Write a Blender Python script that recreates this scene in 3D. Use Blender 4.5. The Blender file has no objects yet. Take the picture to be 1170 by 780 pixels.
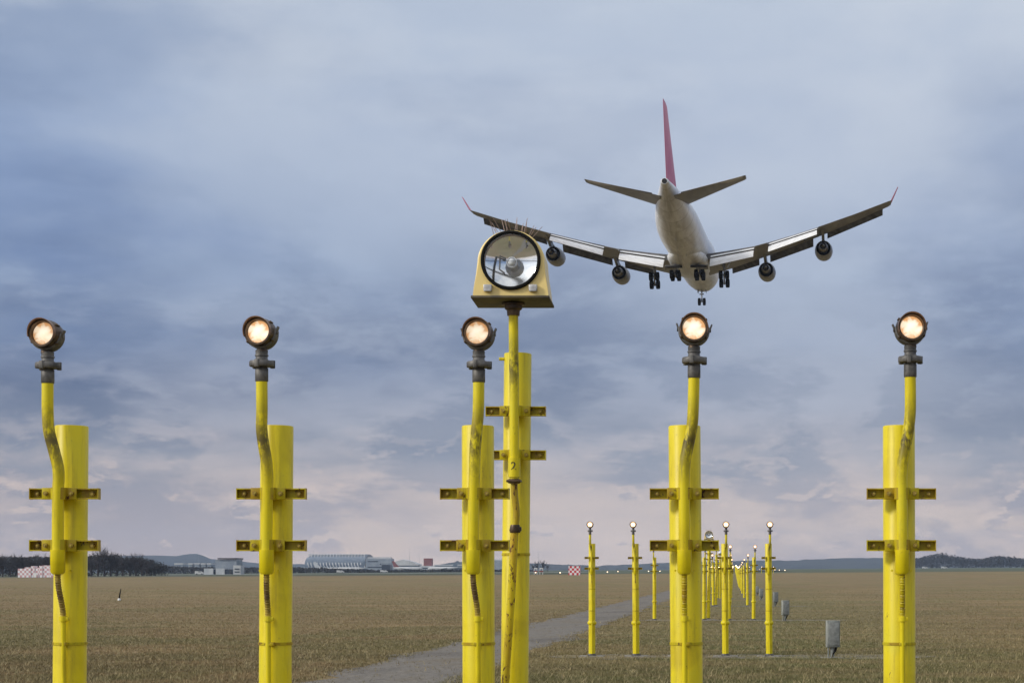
import bpy, bmesh, math, random
from mathutils import Vector, Matrix, noise as mnoise
import numpy as np
R = math.radians
random.seed(7)
S = bpy.context.scene
C = S.collection

# ------------------------------------------------------------------ camera
F = 2088.0                      # focal length in photo pixels
PX, PY = 838.0, 656.0           # where the runway axis meets the horizon
CAMZ = 1.7
cd = bpy.data.cameras.new('camera'); cam = bpy.data.objects.new('camera', cd); C.objects.link(cam)
cam.location = (0, 0, CAMZ); cam.rotation_euler = (R(90), 0, 0)
cd.sensor_width = 36; cd.lens = F / 1170 * 36
cd.shift_x = -(PX - 585) / 1170; cd.shift_y = (PY - 390) / 1170
cd.clip_start = 0.1; cd.clip_end = 30000
S.camera = cam

# ------------------------------------------------------------------ render / light
SUN_EL, SUN_AZ = R(28), R(244)       # azimuth clockwise from +Y: behind and to the left
S.view_settings.view_transform = 'Standard'; S.view_settings.look = 'None'
S.view_settings.gamma = 1; S.view_settings.use_curve_mapping = False
S.view_settings.exposure = 0.0
S.cycles.use_denoising = True
S.cycles.max_bounces = 6; S.cycles.volume_bounces = 0; S.cycles.transparent_max_bounces = 12

w = bpy.data.worlds.new("World"); S.world = w; w.use_nodes = True
nt = w.node_tree; nt.nodes.clear()
def nn(nt, t, **k):
    n = nt.nodes.new(t)
    for a, b in k.items():
        if a in n.inputs.keys(): n.inputs[a].default_value = b
        else: setattr(n, a, b)
    return n
def lk(nt, a, b): nt.links.new(a, b)
def s2l(c):
    return tuple(((v/255)/12.92 if v/255 <= .04045 else ((v/255+.055)/1.055)**2.4) for v in c) + (1,)
def ramp(nt, fac, stops, interp='LINEAR'):
    n = nt.nodes.new('ShaderNodeValToRGB'); n.color_ramp.interpolation = interp
    el = n.color_ramp.elements
    while len(el) < len(stops): el.new(0.5)
    for e, (p, c) in zip(el, stops):
        e.position = p; e.color = c if len(c) == 4 else tuple(c) + (1,)
    if fac is not None: lk(nt, fac, n.inputs[0])
    return n
def math_(nt, op, a, b=None, c=None, clamp=False):
    n = nt.nodes.new('ShaderNodeMath'); n.operation = op; n.use_clamp = clamp
    for i, v in enumerate((a, b, c)):
        if v is None: continue
        if isinstance(v, (int, float)): n.inputs[i].default_value = v
        else: lk(nt, v, n.inputs[i])
    return n.outputs[0]
def mixc(nt, fac, a, b, blend='MIX'):
    n = nt.nodes.new('ShaderNodeMix'); n.data_type = 'RGBA'; n.blend_type = blend
    for i, v in ((0, fac), (6, a), (7, b)):
        if isinstance(v, (int, float)): n.inputs[i].default_value = v
        elif isinstance(v, tuple): n.inputs[i].default_value = v if len(v) == 4 else v + (1,)
        else: lk(nt, v, n.inputs[i])
    return n.outputs[2]

out = nn(nt, 'ShaderNodeOutputWorld'); bg = nn(nt, 'ShaderNodeBackground'); lk(nt, bg.outputs[0], out.inputs[0])
bg.inputs[1].default_value = 0.10
sky = nn(nt, 'ShaderNodeTexSky', sky_type='NISHITA', sun_disc=False, sun_elevation=SUN_EL, sun_rotation=SUN_AZ)
sky.air_density = 1.0; sky.dust_density = 2.0; sky.ozone_density = 1.5
tc = nn(nt, 'ShaderNodeTexCoord')
sep = nn(nt, 'ShaderNodeSeparateXYZ'); lk(nt, tc.outputs['Generated'], sep.inputs[0])
zc = math_(nt, 'MAXIMUM', sep.outputs[2], 0.0)
# cloud layers flattened towards the horizon
den = math_(nt, 'ADD', zc, 0.16)
cx = math_(nt, 'DIVIDE', sep.outputs[0], den); cy = math_(nt, 'DIVIDE', sep.outputs[1], den)
cmb = nn(nt, 'ShaderNodeCombineXYZ'); lk(nt, cx, cmb.inputs[0]); lk(nt, cy, cmb.inputs[1])
def cloudnoise(vec, scale, detail, rough, dist, off, sc=(1, 1, 1)):
    m = nn(nt, 'ShaderNodeMapping'); lk(nt, vec, m.inputs[0]); m.inputs['Location'].default_value = off; m.inputs['Scale'].default_value = sc
    n = nn(nt, 'ShaderNodeTexNoise', Scale=scale, Detail=detail, Roughness=rough, Distortion=dist); lk(nt, m.outputs[0], n.inputs[0])
    return n.outputs[0]
G_ = tc.outputs['Generated']
def rmp(f, stops, ip='EASE'): return ramp(nt, f, [(p, (v, v, v)) for p, v in stops], ip).outputs[0]
base = ramp(nt, zc, [(0.0, s2l((222, 200, 184))), (0.02, s2l((216, 196, 182))), (0.045, s2l((194, 182, 180))), (0.075, s2l((164, 168, 182))),
                     (0.12, s2l((110, 130, 166))), (0.165, s2l((118, 140, 180))), (0.215, s2l((140, 161, 197))), (0.30, s2l((178, 193, 214))),
                     (0.5, s2l((216, 220, 228))), (1.0, s2l((240, 240, 242)))])
lite = ramp(nt, zc, [(0.0, s2l((232, 210, 194))), (0.05, s2l((216, 198, 190))), (0.09, s2l((168, 172, 188))), (0.16, s2l((158, 176, 203))),
                     (0.30, s2l((210, 217, 226))), (0.6, s2l((236, 237, 240)))])
dark = ramp(nt, zc, [(0.0, s2l((184, 172, 174))), (0.035, s2l((156, 154, 166))), (0.06, s2l((130, 140, 160))), (0.10, s2l((82, 101, 136))), (0.20, s2l((96, 120, 162))),
                     (0.30, s2l((144, 162, 192))), (0.6, s2l((165, 178, 200)))])
# broad bands of stratus
n1 = cloudnoise(cmb.outputs[0], 1.1, 5.0, 0.55, 0.3, (3.1, 1.7, 0))
c2 = mixc(nt, math_(nt, 'MULTIPLY', rmp(n1, [(.40, 1.0), (.60, 0.0)]), .85), base.outputs[0], dark.outputs[0])
n3 = cloudnoise(G_, 4.0, 6.0, 0.52, 0.2, (1.3, 5.2, 2.0), (1, 1, 2.2))
c2 = mixc(nt, math_(nt, 'MULTIPLY', rmp(n3, [(.44, 0.0), (.66, 1.0)]), .60), c2, lite.outputs[0])
# billows: a cloud mask sampled twice, once a little higher, gives pale tops over slate bases
def billow(c2, scale, sc, off, dz, lo, hi, band, kd, kl, det=9.0, rough=.58):
    m1 = rmp(cloudnoise(G_, scale, det, rough, 0.15, off, sc), [(lo, 0.0), (hi, 1.0)])
    o2 = (off[0], off[1], off[2] + dz*sc[2])
    m2 = rmp(cloudnoise(G_, scale, det, rough, 0.15, o2, sc), [(lo, 0.0), (hi, 1.0)])
    bn_ = rmp(zc, band, 'LINEAR')
    base_ = math_(nt, 'MULTIPLY', math_(nt, 'MULTIPLY', m1, m2), math_(nt, 'MULTIPLY', bn_, kd))
    top_ = math_(nt, 'MULTIPLY', math_(nt, 'MULTIPLY', m1, math_(nt, 'SUBTRACT', 1.0, m2)), math_(nt, 'MULTIPLY', bn_, kl))
    c2 = mixc(nt, base_, c2, dark.outputs[0])
    return mixc(nt, top_, c2, lite.outputs[0])
c2 = billow(c2, 5.5, (1, 1, 2.6), (7.3, 2.2, 1.0), .020, .46, .60, [(0, .3), (.04, 1), (.16, .9), (.24, .45), (.4, .3)], .80, .65)
c2 = billow(c2, 11.0, (1, 1, 2.7), (2.3, 4.2, 7.0), .008, .48, .57, [(0, .35), (.015, .9), (.07, 1), (.12, .45), (.2, .1)], .62, .45)
c2 = billow(c2, 30.0, (1, 1, 2.6), (9.3, 1.2, 3.0), .004, .56, .62, [(0, .3), (.02, 1), (.05, .8), (.09, .1), (.2, 0)], .6, .6)
bd_ = Vector((.02, .93, .37)).normalized()
dq = nn(nt, 'ShaderNodeVectorMath', operation='DOT_PRODUCT'); lk(nt, G_, dq.inputs[0]); dq.inputs[1].default_value = bd_
bq = math_(nt, 'MULTIPLY', math_(nt, 'POWER', math_(nt, 'MAXIMUM', dq.outputs['Value'], 0.0), 26.0), math_(nt, 'MULTIPLY_ADD', n3, 1.2, 0.0), clamp=True)
c2 = mixc(nt, bq, c2, s2l((205, 213, 226)))
cl10 = mixc(nt, 1.0, c2, (10, 10, 10, 1), 'MULTIPLY')
# thin sunlit cloud round the veiled sun, behind the camera
sd = Vector((math.sin(SUN_AZ) * math.cos(SUN_EL), math.cos(SUN_AZ) * math.cos(SUN_EL), math.sin(SUN_EL)))
dp = nn(nt, 'ShaderNodeVectorMath', operation='DOT_PRODUCT'); lk(nt, tc.outputs['Generated'], dp.inputs[0]); dp.inputs[1].default_value = sd
gl = math_(nt, 'POWER', math_(nt, 'MAXIMUM', dp.outputs['Value'], 0.0), 3.0)
glc = mixc(nt, gl, (0, 0, 0, 1), (8.5, 8.1, 7.4, 1))
cl10 = mixc(nt, 1.0, cl10, glc, 'ADD')
fin = mixc(nt, 0.97, sky.outputs[0], cl10)
lk(nt, fin, bg.inputs[0])

sl = bpy.data.lights.new('sun', 'SUN'); so = bpy.data.objects.new('sun', sl); C.objects.link(so)
sl.energy = 2.0; sl.angle = R(9); sl.color = (1.0, 0.955, 0.88)
so.rotation_euler = sd.to_track_quat('Z', 'Y').to_euler(); so.location = (-30, -40, 60)

# ------------------------------------------------------------------ helpers
def X(px, Y): return (px - PX) / F * Y
def Z(py, Y): return CAMZ + (PY - py) / F * Y

class MB:
    def __init__(s): s.v = []; s.f = []
    def add(s, vs, fs):
        b = len(s.v); s.v += [tuple(v) for v in vs]; s.f += [tuple(i + b for i in f) for f in fs]
        return s
    def box(s, c, d, rot=None, bev=0.0):
        bm = bmesh.new(); bmesh.ops.create_cube(bm, size=1)
        for v in bm.verts: v.co = Vector((v.co.x*d[0], v.co.y*d[1], v.co.z*d[2]))
        if bev: bmesh.ops.bevel(bm, geom=bm.edges[:], offset=bev, segments=2, affect='EDGES', profile=.5)
        M = Matrix.Translation(c) @ (rot.to_4x4() if rot else Matrix())
        bm.verts.index_update()
        s.add([M @ v.co for v in bm.verts], [[v.index for v in f.verts] for f in bm.faces]); bm.free(); return s
    def tube(s, path, r, n=16, caps=True, smooth=0):
        P = [Vector(p) for p in path]; rr = [r]*len(P) if isinstance(r, (int, float)) else list(r)
        if smooth:
            Q, q = [], []
            for i in range(len(P)-1):
                p0, p1, p2, p3 = P[max(i-1, 0)], P[i], P[i+1], P[min(i+2, len(P)-1)]
                for k in range(smooth):
                    t = k/smooth
                    Q.append(.5*((2*p1)+(p2-p0)*t+(2*p0-5*p1+4*p2-p3)*t*t+(3*p1-p0-3*p2+p3)*t**3)); q.append(rr[i]*(1-t)+rr[i+1]*t)
            Q.append(P[-1]); q.append(rr[-1]); P, rr = Q, q
        up = None; rings = []
        for i, p in enumerate(P):
            t = (P[min(i+1, len(P)-1)] - P[max(i-1, 0)])
            if t.length < 1e-9: t = Vector((0, 0, 1))
            t.normalize()
            if up is None: up = t.orthogonal().normalized()
            up = (up - t*up.dot(t)).normalized(); b = t.cross(up)
            rings.append([p + (up*math.cos(2*math.pi*k/n) + b*math.sin(2*math.pi*k/n))*rr[i] for k in range(n)])
        vs = [v for g in rings for v in g]; fs = []
        for i in range(len(P)-1):
            for k in range(n):
                a = i*n+k; b_ = i*n+(k+1) % n; fs.append((a, b_, b_+n, a+n))
        if caps: fs.append(tuple(range(n-1, -1, -1))); fs.append(tuple((len(P)-1)*n+k for k in range(n)))
        return s.add(vs, fs)
    def lathe(s, prof, origin=(0, 0, 0), axis='Z', n=32, caps=True):
        # prof: (radius, height along axis)
        o = Vector(origin); vs = []; fs = []
        for r, h in prof:
            for k in range(n):
                a = 2*math.pi*k/n; c_, s_ = r*math.cos(a), r*math.sin(a)
                vs.append(o + (Vector((c_, s_, h)) if axis == 'Z' else Vector((c_, h, s_)) if axis == 'Y' else Vector((h, c_, s_))))
        for i in range(len(prof)-1):
            for k in range(n):
                a = i*n+k; b_ = i*n+(k+1) % n; fs.append((a, b_, b_+n, a+n))
        if caps: fs.append(tuple(range(n-1, -1, -1))); fs.append(tuple((len(prof)-1)*n+k for k in range(n)))
        return s.add(vs, fs)
    def loft(s, rings, caps=True, closed=True):
        n = len(rings[0]); vs = [v for g in rings for v in g]; fs = []
        for i in range(len(rings)-1):
            for k in range(n if closed else n-1):
                a = i*n+k; b_ = i*n+(k+1) % n; fs.append((a, b_, b_+n, a+n))
        if caps: fs.append(tuple(range(n-1, -1, -1))); fs.append(tuple((len(rings)-1)*n+k for k in range(n)))
        return s.add(vs, fs)
    def build(s, name, mat, parent=None, loc=None, angle=46, fix=True):
        me = bpy.data.meshes.new(name); me.from_pydata(s.v, [], s.f)
        if fix:
            bm = bmesh.new(); bm.from_mesh(me); bmesh.ops.recalc_face_normals(bm, faces=bm.faces[:]); bm.to_mesh(me); bm.free()
        if angle:
            me.polygons.foreach_set('use_smooth', [True]*len(me.polygons)); me.set_sharp_from_angle(angle=R(angle))
        me.materials.append(mat); me.update()
        o = bpy.data.objects.new(name, me); C.objects.link(o)
        if parent is not None: o.parent = parent
        if loc is not None: o.location = loc
        return o
def tag(o, label=None, cat=None, group=None, kind=None):
    if label: o['label'] = label
    if cat: o['category'] = cat
    if group: o['group'] = group
    if kind: o['kind'] = kind
    return o
def empty(name, loc=(0, 0, 0), label=None, cat=None, group=None):
    o = bpy.data.objects.new(name, None); C.objects.link(o); o.location = loc; o.empty_display_size = .2
    return tag(o, label, cat, group)
def copy_tree(o, parent=None):
    c = o.copy(); C.objects.link(c)
    if parent is not None: c.parent = parent
    for ch in list(o.children): copy_tree(ch, c)
    return c

# ------------------------------------------------------------------ materials
def mat(name, col=(.5, .5, .5), rough=.5, metal=0.0, **k):
    m = bpy.data.materials.new(name); m.use_nodes = True; b = m.node_tree.nodes['Principled BSDF']
    b.inputs['Base Color'].default_value = tuple(col)+(1,); b.inputs['Roughness'].default_value = rough; b.inputs['Metallic'].default_value = metal
    for a, v in k.items(): b.inputs[a].default_value = v
    return m
def pb(m): return m.node_tree.nodes['Principled BSDF']
def objco(nt): return nn(nt, 'ShaderNodeTexCoord').outputs['Object']
def noise(nt, vec, scale, detail=4, rough=.55, dist=0.0, msc=None, loc=None):
    if msc or loc:
        mp = nn(nt, 'ShaderNodeMapping'); lk(nt, vec, mp.inputs[0])
        if msc: mp.inputs['Scale'].default_value = msc
        if loc: mp.inputs['Location'].default_value = loc
        vec = mp.outputs[0]
    n = nn(nt, 'ShaderNodeTexNoise', Scale=scale, Detail=detail, Roughness=rough, Distortion=dist); lk(nt, vec, n.inputs[0]); return n.outputs[0]
def bump(nt, m, h, strength=.3, dist=.01):
    b = nn(nt, 'ShaderNodeBump', Strength=strength, Distance=dist); lk(nt, h, b.inputs['Height']); lk(nt, b.outputs[0], pb(m).inputs['Normal'])

def mottled(name, c1, c2, scale=6, rough=.6, metal=0.0, msc=None, lo=.4, hi=.6, bmp=0.0, bd=.005, detail=5):
    m = mat(name, c1, rough, metal); t = m.node_tree; v = objco(t)
    n = noise(t, v, scale, detail, .6, .2, msc)
    r = ramp(t, n, [(lo, c1), (hi, c2)]); lk(t, r.outputs[0], pb(m).inputs['Base Color'])
    if bmp: bump(t, m, n, bmp, bd)
    return m

def yellow_paint(name, scuff=None, rusty=0.0, seed=0.0, shade_mul=1.0):
    """old yellow paint: fading, drips, chips with rust"""
    m = mat(name, (.70, .56, .01), .42); t = m.node_tree
    g = nn(t, 'ShaderNodeTexCoord').outputs['Object']
    oi = nn(t, 'ShaderNodeObjectInfo')
    off = nn(t, 'ShaderNodeVectorMath', operation='ADD'); lk(t, g, off.inputs[0])
    cb = nn(t, 'ShaderNodeCombineXYZ'); lk(t, math_(t, 'MULTIPLY', oi.outputs['Random'], 37.0), cb.inputs[0]); lk(t, cb.outputs[0], off.inputs[1])
    g2 = off.outputs[0]
    big = noise(t, g2, 3.0, 4, .6, .5)
    col = ramp(t, big, [(.3, (.60, .47, .004)), (.5, (.74, .60, .006)), (.72, (.68, .58, .02))]).outputs[0]
    # vertical drips and grime
    dr = noise(t, g2, 9.0, 6, .65, .3, (4, 4, .35))
    col = mixc(t, math_(t, 'MULTIPLY', ramp(t, dr, [(.52, (0, 0, 0)), (.74, (1, 1, 1))]).outputs[0], .55), col, (.30, .22, .02))
    fine = noise(t, g2, 60.0, 5, .7)
    col = mixc(t, math_(t, 'MULTIPLY', ramp(t, fine, [(.62, (0, 0, 0)), (.70, (1, 1, 1))]).outputs[0], .35), col, (.22, .13, .03))
    # chips
    ch = noise(t, g2, 28.0, 7, .7, 1.0, (1, 1, .6), (seed, 3, 1))
    lo = .68 - rusty*.20
    chm = ramp(t, ch, [(lo, (0, 0, 0)), (lo+.03, (1, 1, 1))]).outputs[0]
    if rusty:
        hg = noise(t, g2, 7.0, 3, .5, .3, (3, 3, .5), (seed, 0, 4))
        hgm = ramp(t, hg, [(.42, (0, 0, 0)), (.60, (1, 1, 1))]).outputs[0]
        col = mixc(t, math_(t, 'MULTIPLY', hgm, .62), col, (.42, .22, .02))
    col = mixc(t, chm, col, (.12, .045, .012))
    if scuff:
        sp = nn(t, 'ShaderNodeSeparateXYZ'); lk(t, g, sp.inputs[0])
        d = math_(t, 'ABSOLUTE', math_(t, 'SUBTRACT', sp.outputs[2], scuff[0]))
        msk = math_(t, 'SUBTRACT', 1.0, math_(t, 'DIVIDE', d, scuff[1]), clamp=True)
        sn = noise(t, g2, 20.0, 8, .75, .15, (1, 1, .5), (seed*2, 1, 0))
        k = math_(t, 'MULTIPLY', msk, ramp(t, sn, [(.40, (0, 0, 0)), (.52, (1, 1, 1))]).outputs[0])
        col = mixc(t, math_(t, 'MULTIPLY', k, .92), col, (.055, .038, .016))
    if shade_mul < 1: col = mixc(t, 1.0, col, (shade_mul, shade_mul, shade_mul, 1), 'MULTIPLY')  # darker multiply that puts shade into the paint colour
    lk(t, col, pb(m).inputs['Base Color'])
    bump(t, m, fine, .12, .002)
    pb(m).inputs['Specular IOR Level'].default_value = .35
    return m
M = {}
M['yellow'] = yellow_paint('yellow_paint')
M['yellow_riser'] = yellow_paint('yellow_paint_scuffed', scuff=(2.27, .20), seed=2.0)
M['yellow_bracket'] = yellow_paint('yellow_paint_bracket_shaded', rusty=.42, seed=5.0, shade_mul=.72)  # bracket shade put into the paint; straps and some conduits share it
M['rusty'] = yellow_paint('yellow_paint_rusting', rusty=.62, seed=9.0)
M['conduit'] = mottled('conduit_sheath', (.10, .055, .012), (.42, .30, .03), 14, .7, msc=(1, 1, .6), lo=.45, hi=.68)
M['iron'] = mottled('grey_cast_iron', (.075, .072, .068), (.165, .155, .142), 22, .55, .3, bmp=.25, bd=.003)
M['bolt'] = mottled('rusty_bolt', (.22, .10, .03), (.45, .36, .06), 60, .6, .3)
M['housing'] = mottled('lamp_housing_bronze', (.055, .038, .028), (.13, .085, .05), 18, .42, .6, bmp=.15, bd=.002)
M['visor'] = mottled('lamp_visor_copper', (.15, .075, .045), (.24, .14, .085), 22, .38, .5)
M['black'] = mat('black_rubber', (.006, .006, .006), .8, **{'Specular IOR Level': .2})
M['strobe'] = mottled('cream_yellow_enamel', (.90, .69, .25), (.84, .64, .25), 3, .38)
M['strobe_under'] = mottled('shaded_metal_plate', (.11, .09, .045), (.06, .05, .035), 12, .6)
M['latch'] = mottled('grey_latch', (.55, .54, .52), (.40, .39, .38), 30, .4, .3)
M['concrete'] = mottled('weathered_concrete', (.12, .11, .09), (.30, .28, .25), 9, .9, bmp=.5, bd=.01, lo=.35, hi=.65)
M['boxgrey'] = mottled('weathered_grey_box', (.16, .17, .155), (.30, .31, .28), 12, .75, lo=.38, hi=.6, msc=(1, 1, .5))
M['mirror'] = mat('polished_reflector', (.86, .87, .88), .06, 1.0)
M['paintblack'] = mat('worn_black_stencil', (.06, .05, .02), .6)
M['spike'] = mat('bird_spike_steel', (.45, .32, .26), .35, .8)

def lens_mat(name, strength, hot, edge, r=.047):
    m = bpy.data.materials.new(name); m.use_nodes = True; t = m.node_tree; b = pb(m)
    v = objco(t)
    b.inputs['Base Color'].default_value = (.5, .42, .3, 1); b.inputs['Roughness'].default_value = .12
    fl_ = nn(t, 'ShaderNodeVectorMath', operation='MULTIPLY'); lk(t, v, fl_.inputs[0]); fl_.inputs[1].default_value = (1, 0, 1)
    ln = nn(t, 'ShaderNodeVectorMath', operation='LENGTH'); lk(t, fl_.outputs[0], ln.inputs[0])
    rd = math_(t, 'DIVIDE', ln.outputs['Value'], r)
    vor = nn(t, 'ShaderNodeTexVoronoi', Scale=1.0/r*1.3); lk(t, v, vor.inputs['Vector'])
    br = noise(t, v, 1.0/r*.9, 3, .6, 1.0)
    f = math_(t, 'ADD', math_(t, 'MULTIPLY', rd, .85), math_(t, 'MULTIPLY', math_(t, 'SUBTRACT', br, .5), 1.5))
    f = math_(t, 'ADD', f, math_(t, 'MULTIPLY', vor.outputs['Distance'], .35))
    rp = ramp(t, f, [(.35, hot), (.78, tuple(h*.6+e*.4 for h, e in zip(hot, edge))), (1.0, edge)])
    lk(t, rp.outputs[0], b.inputs['Emission Color']); b.inputs['Emission Strength'].default_value = strength
    return m
M['lens'] = lens_mat('lit_lamp_lens', 1.12, (1.0, .92, .74), (.66, .33, .13))
M['lens_dim'] = lens_mat('lit_lamp_lens_dimmer', .90, (1.0, .88, .68), (.60, .29, .11))
M['lens_far'] = lens_mat('lit_lamp_lens_distant', 2.6, (1.0, .80, .52), (1.0, .55, .25))
M['lens_farther'] = lens_mat('lit_lamp_lens_remote', 14.0, (1.0, .72, .42), (1.0, .6, .30))

gm = bpy.data.materials.new('clear_glass'); gm.use_nodes = True; t = gm.node_tree
gt = nn(t, 'ShaderNodeBsdfTransparent'); gt.inputs[0].default_value = (.97, .98, .98, 1)
gg = nn(t, 'ShaderNodeBsdfGlossy', Roughness=.02); mx = nn(t, 'ShaderNodeMixShader')
fr = nn(t, 'ShaderNodeLayerWeight', Blend=.5)
lk(t, math_(t, 'MULTIPLY_ADD', math_(t, 'POWER', fr.outputs['Facing'], 4.0), .8, .06, clamp=True), mx.inputs[0])
lk(t, gt.outputs[0], mx.inputs[1]); lk(t, gg.outputs[0], mx.inputs[2]); lk(t, mx.outputs[0], t.nodes['Material Output'].inputs[0])
M['glass'] = gm

# ------------------------------------------------------------------ terrain
def ss(a, b, x):
    t = min(1, max(0, (x-a)/(b-a))); return t*t*(3-2*t)
def gh(x, y):
    """ground height: flat field, rising gently beyond, a little more to the right"""
    if y <= 250: return 0.0
    u = max(-.55, min(.35, x / y))
    e6 = -4 + (u+.4)/.56*7; h6 = 1.7 + e6/F*600
    e25 = 0.5 + (u+.4)/.56*7.5; h25 = 1.7 + e25/F*2500
    if y < 600: return h6 * ss(250, 650, y) / ss(250, 650, 600)
    if y < 2500: return h6 + (h25-h6)*(y-600)/1900
    return h25 * (y/2500)**.9
ys = [-2500, -800, -200, -60, 0, 8, 16, 24] + list(np.arange(28, 120, 4)) + list(np.arange(120, 260, 20)) + list(np.arange(260, 1000, 30)) + list(np.arange(1000, 2600, 150)) + [3000, 3600, 4500, 5800]
def xs_row(y):
    return np.concatenate([np.linspace(-1, -.2, 14)**1 * 5900, np.linspace(-1000, -130, 26), np.linspace(-120, 120, 61), np.linspace(130, 1000, 26), np.linspace(.2, 1, 14)*5900])
XS = sorted(set(float(round(v, 2)) for v in xs_row(0)))
g = MB(); nx = len(XS)
for y in ys:
    for x in XS: g.v.append((x, float(y), gh(x, y)))
for j in range(len(ys)-1):
    for i in range(nx-1):
        a = j*nx+i; g.f.append((a, a+1, a+1+nx, a+nx))
gmats = bpy.data.materials.new('winter_grass'); gmats.use_nodes = True; t = gmats.node_tree; b = pb(gmats)
b.inputs['Roughness'].default_value = .95; b.inputs['Specular IOR Level'].default_value = .15
BR1, BR2, GR, BD = (.182, .130, .060), (.320, .228, .112), (.112, .122, .038), (.098, .070, .036)
def grass_colour(t, fine=True):
    gp = nn(t, 'ShaderNodeNewGeometry').outputs['Position']
    a = noise(t, gp, .12, 6, .68, .8, (.75, .6, 1))
    b_ = noise(t, gp, .30, 6, .7, .4, (.35, 1, 1))
    c_ = noise(t, gp, 1.6, 7, .75, .3, (.6, 1, 1))
    d_ = noise(t, gp, .018, 4, .6, .5, (.6, 1, 1), (5, 2, 0))
    col = ramp(t, b_, [(.38, BR1), (.62, BR2)]).outputs[0]
    gf = math_(t, 'MULTIPLY', ramp(t, a, [(.47, (0, 0, 0)), (.55, (1, 1, 1))]).outputs[0], .85)
    col = mixc(t, gf, col, GR)
    df = math_(t, 'MULTIPLY', ramp(t, d_, [(.46, (0, 0, 0)), (.60, (1, 1, 1))]).outputs[0], .7)
    col = mixc(t, df, col, (.205, .130, .070))
    cf = math_(t, 'MULTIPLY', ramp(t, c_, [(.50, (0, 0, 0)), (.62, (1, 1, 1))]).outputs[0], .62)
    col = mixc(t, cf, col, BD)
    lf = math_(t, 'MULTIPLY', ramp(t, c_, [(.34, (1, 1, 1)), (.44, (0, 0, 0))]).outputs[0], .5)
    col = mixc(t, lf, col, (.36, .28, .15))
    sx_ = nn(t, 'ShaderNodeSeparateXYZ'); lk(t, gp, sx_.inputs[0])
    gd = math_(t, 'SUBTRACT', 1.0, math_(t, 'DIVIDE', math_(t, 'ABSOLUTE', math_(t, 'SUBTRACT', sx_.outputs[0], 1.0)), 9.0), clamp=True)
    gdn = math_(t, 'MULTIPLY', gd, ramp(t, noise(t, gp, .45, 6, .7, .5, (.6, 1, 1), (8, 1, 2)), [(.40, (.35, .35, .35)), (.56, (1, 1, 1))]).outputs[0])
    col = mixc(t, math_(t, 'MULTIPLY', gdn, .95), col, (.105, .128, .036))
    ms_ = noise(t, gp, .35, 4, .6, .15, (.04, 1, 1), (1, 9, 0))
    col = mixc(t, math_(t, 'MULTIPLY', ramp(t, ms_, [(.44, (1, 1, 1)), (.52, (0, 0, 0))]).outputs[0], .25), col, (.120, .105, .050))
    col = mixc(t, math_(t, 'MULTIPLY', ramp(t, ms_, [(.54, (0, 0, 0)), (.62, (1, 1, 1))]).outputs[0], .25), col, (.40, .30, .16))
    if fine:
        e_ = noise(t, gp, 14.0, 5, .75)
        col = mixc(t, .55, col, mixc(t, ramp(t, e_, [(.35, (0, 0, 0)), (.68, (1, 1, 1))]).outputs[0], BD, (.36, .28, .15)))
    return col, gp, c_
col, gp, c_ = grass_colour(t)
# beyond the airfield grass: greener, greyer winter fields
spy = nn(t, 'ShaderNodeSeparateXYZ'); lk(t, gp, spy.inputs[0])
fy = math_(t, 'MULTIPLY', math_(t, 'SUBTRACT', spy.outputs[1], 640.0), 1/60.0, clamp=True)
fld = noise(t, gp, .012, 3, .5, .2, (.35, 1, 1))
fcol = ramp(t, fld, [(.35, (.055, .075, .045)), (.5, (.11, .12, .075)), (.65, (.07, .085, .06))]).outputs[0]
col = mixc(t, fy, col, fcol)
lk(t, col, b.inputs['Base Color'])
hb = noise(t, gp, 9.0, 6, .75); hb2 = noise(t, gp, 1.2, 4, .6)
bp = nn(t, 'ShaderNodeBump', Strength=.6, Distance=.06); lk(t, math_(t, 'ADD', hb, math_(t, 'MULTIPLY', hb2, 1.5)), bp.inputs['Height']); lk(t, bp.outputs[0], b.inputs['Normal'])
tag(g.build('ground', gmats, angle=None, fix=False), kind='structure')
bpy.data.objects['ground']['label'] = 'flat winter airfield grass, brown and olive'

# track beside the lights
def sheet(name, rect, mat_, dz, label, step=8.0, wob=0.0, uneven=None):
    x0, x1, y0, y1 = rect; m = MB(); n = max(1, int((y1-y0)/step)); nxx = max(1, int((x1-x0)/40))
    for j in range(n+1):
        y = y0+(y1-y0)*j/n
        wl = wob*mnoise.noise(Vector((0, y*.35, 3)))+wob*.5*mnoise.noise(Vector((0, y*1.3, 9))); wr = wob*mnoise.noise(Vector((5, y*.3, 8)))+wob*.5*mnoise.noise(Vector((2, y*1.1, 1)))
        for i in range(nxx+1):
            f = i/nxx; x = (x0+wl)*(1-f)+(x1+wr)*f; m.v.append((x, y, gh(x, y)+dz))
    for j in range(n):
        for i in range(nxx):
            a = j*(nxx+1)+i; m.f.append((a, a+1, a+2+nxx, a+1+nxx))
    o = m.build(name, mat_, angle=None, fix=False); tag(o, label, kind='structure'); return o
gravel = bpy.data.materials.new('gravel_track'); gravel.use_nodes = True; t = gravel.node_tree; b = pb(gravel); b.inputs['Roughness'].default_value = .9
gp = nn(t, 'ShaderNodeNewGeometry').outputs['Position']
a_ = noise(t, gp, .5, 6, .65, .4, (1, .35, 1)); b_ = noise(t, gp, 9, 6, .85, 0, (.6, 1, 1))
col = ramp(t, a_, [(.38, (.080, .066, .050)), (.50, (.165, .145, .118)), (.62, (.140, .108, .062))]).outputs[0]
col = mixc(t, .45, col, ramp(t, b_, [(.38, (.035, .034, .032)), (.50, (.13, .115, .095)), (.62, (.36, .32, .27))]).outputs[0])
lk(t, col, b.inputs['Base Color'])
bp = nn(t, 'ShaderNodeBump', Strength=.8, Distance=.02); lk(t, b_, bp.inputs['Height']); lk(t, bp.outputs[0], b.inputs['Normal'])
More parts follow.
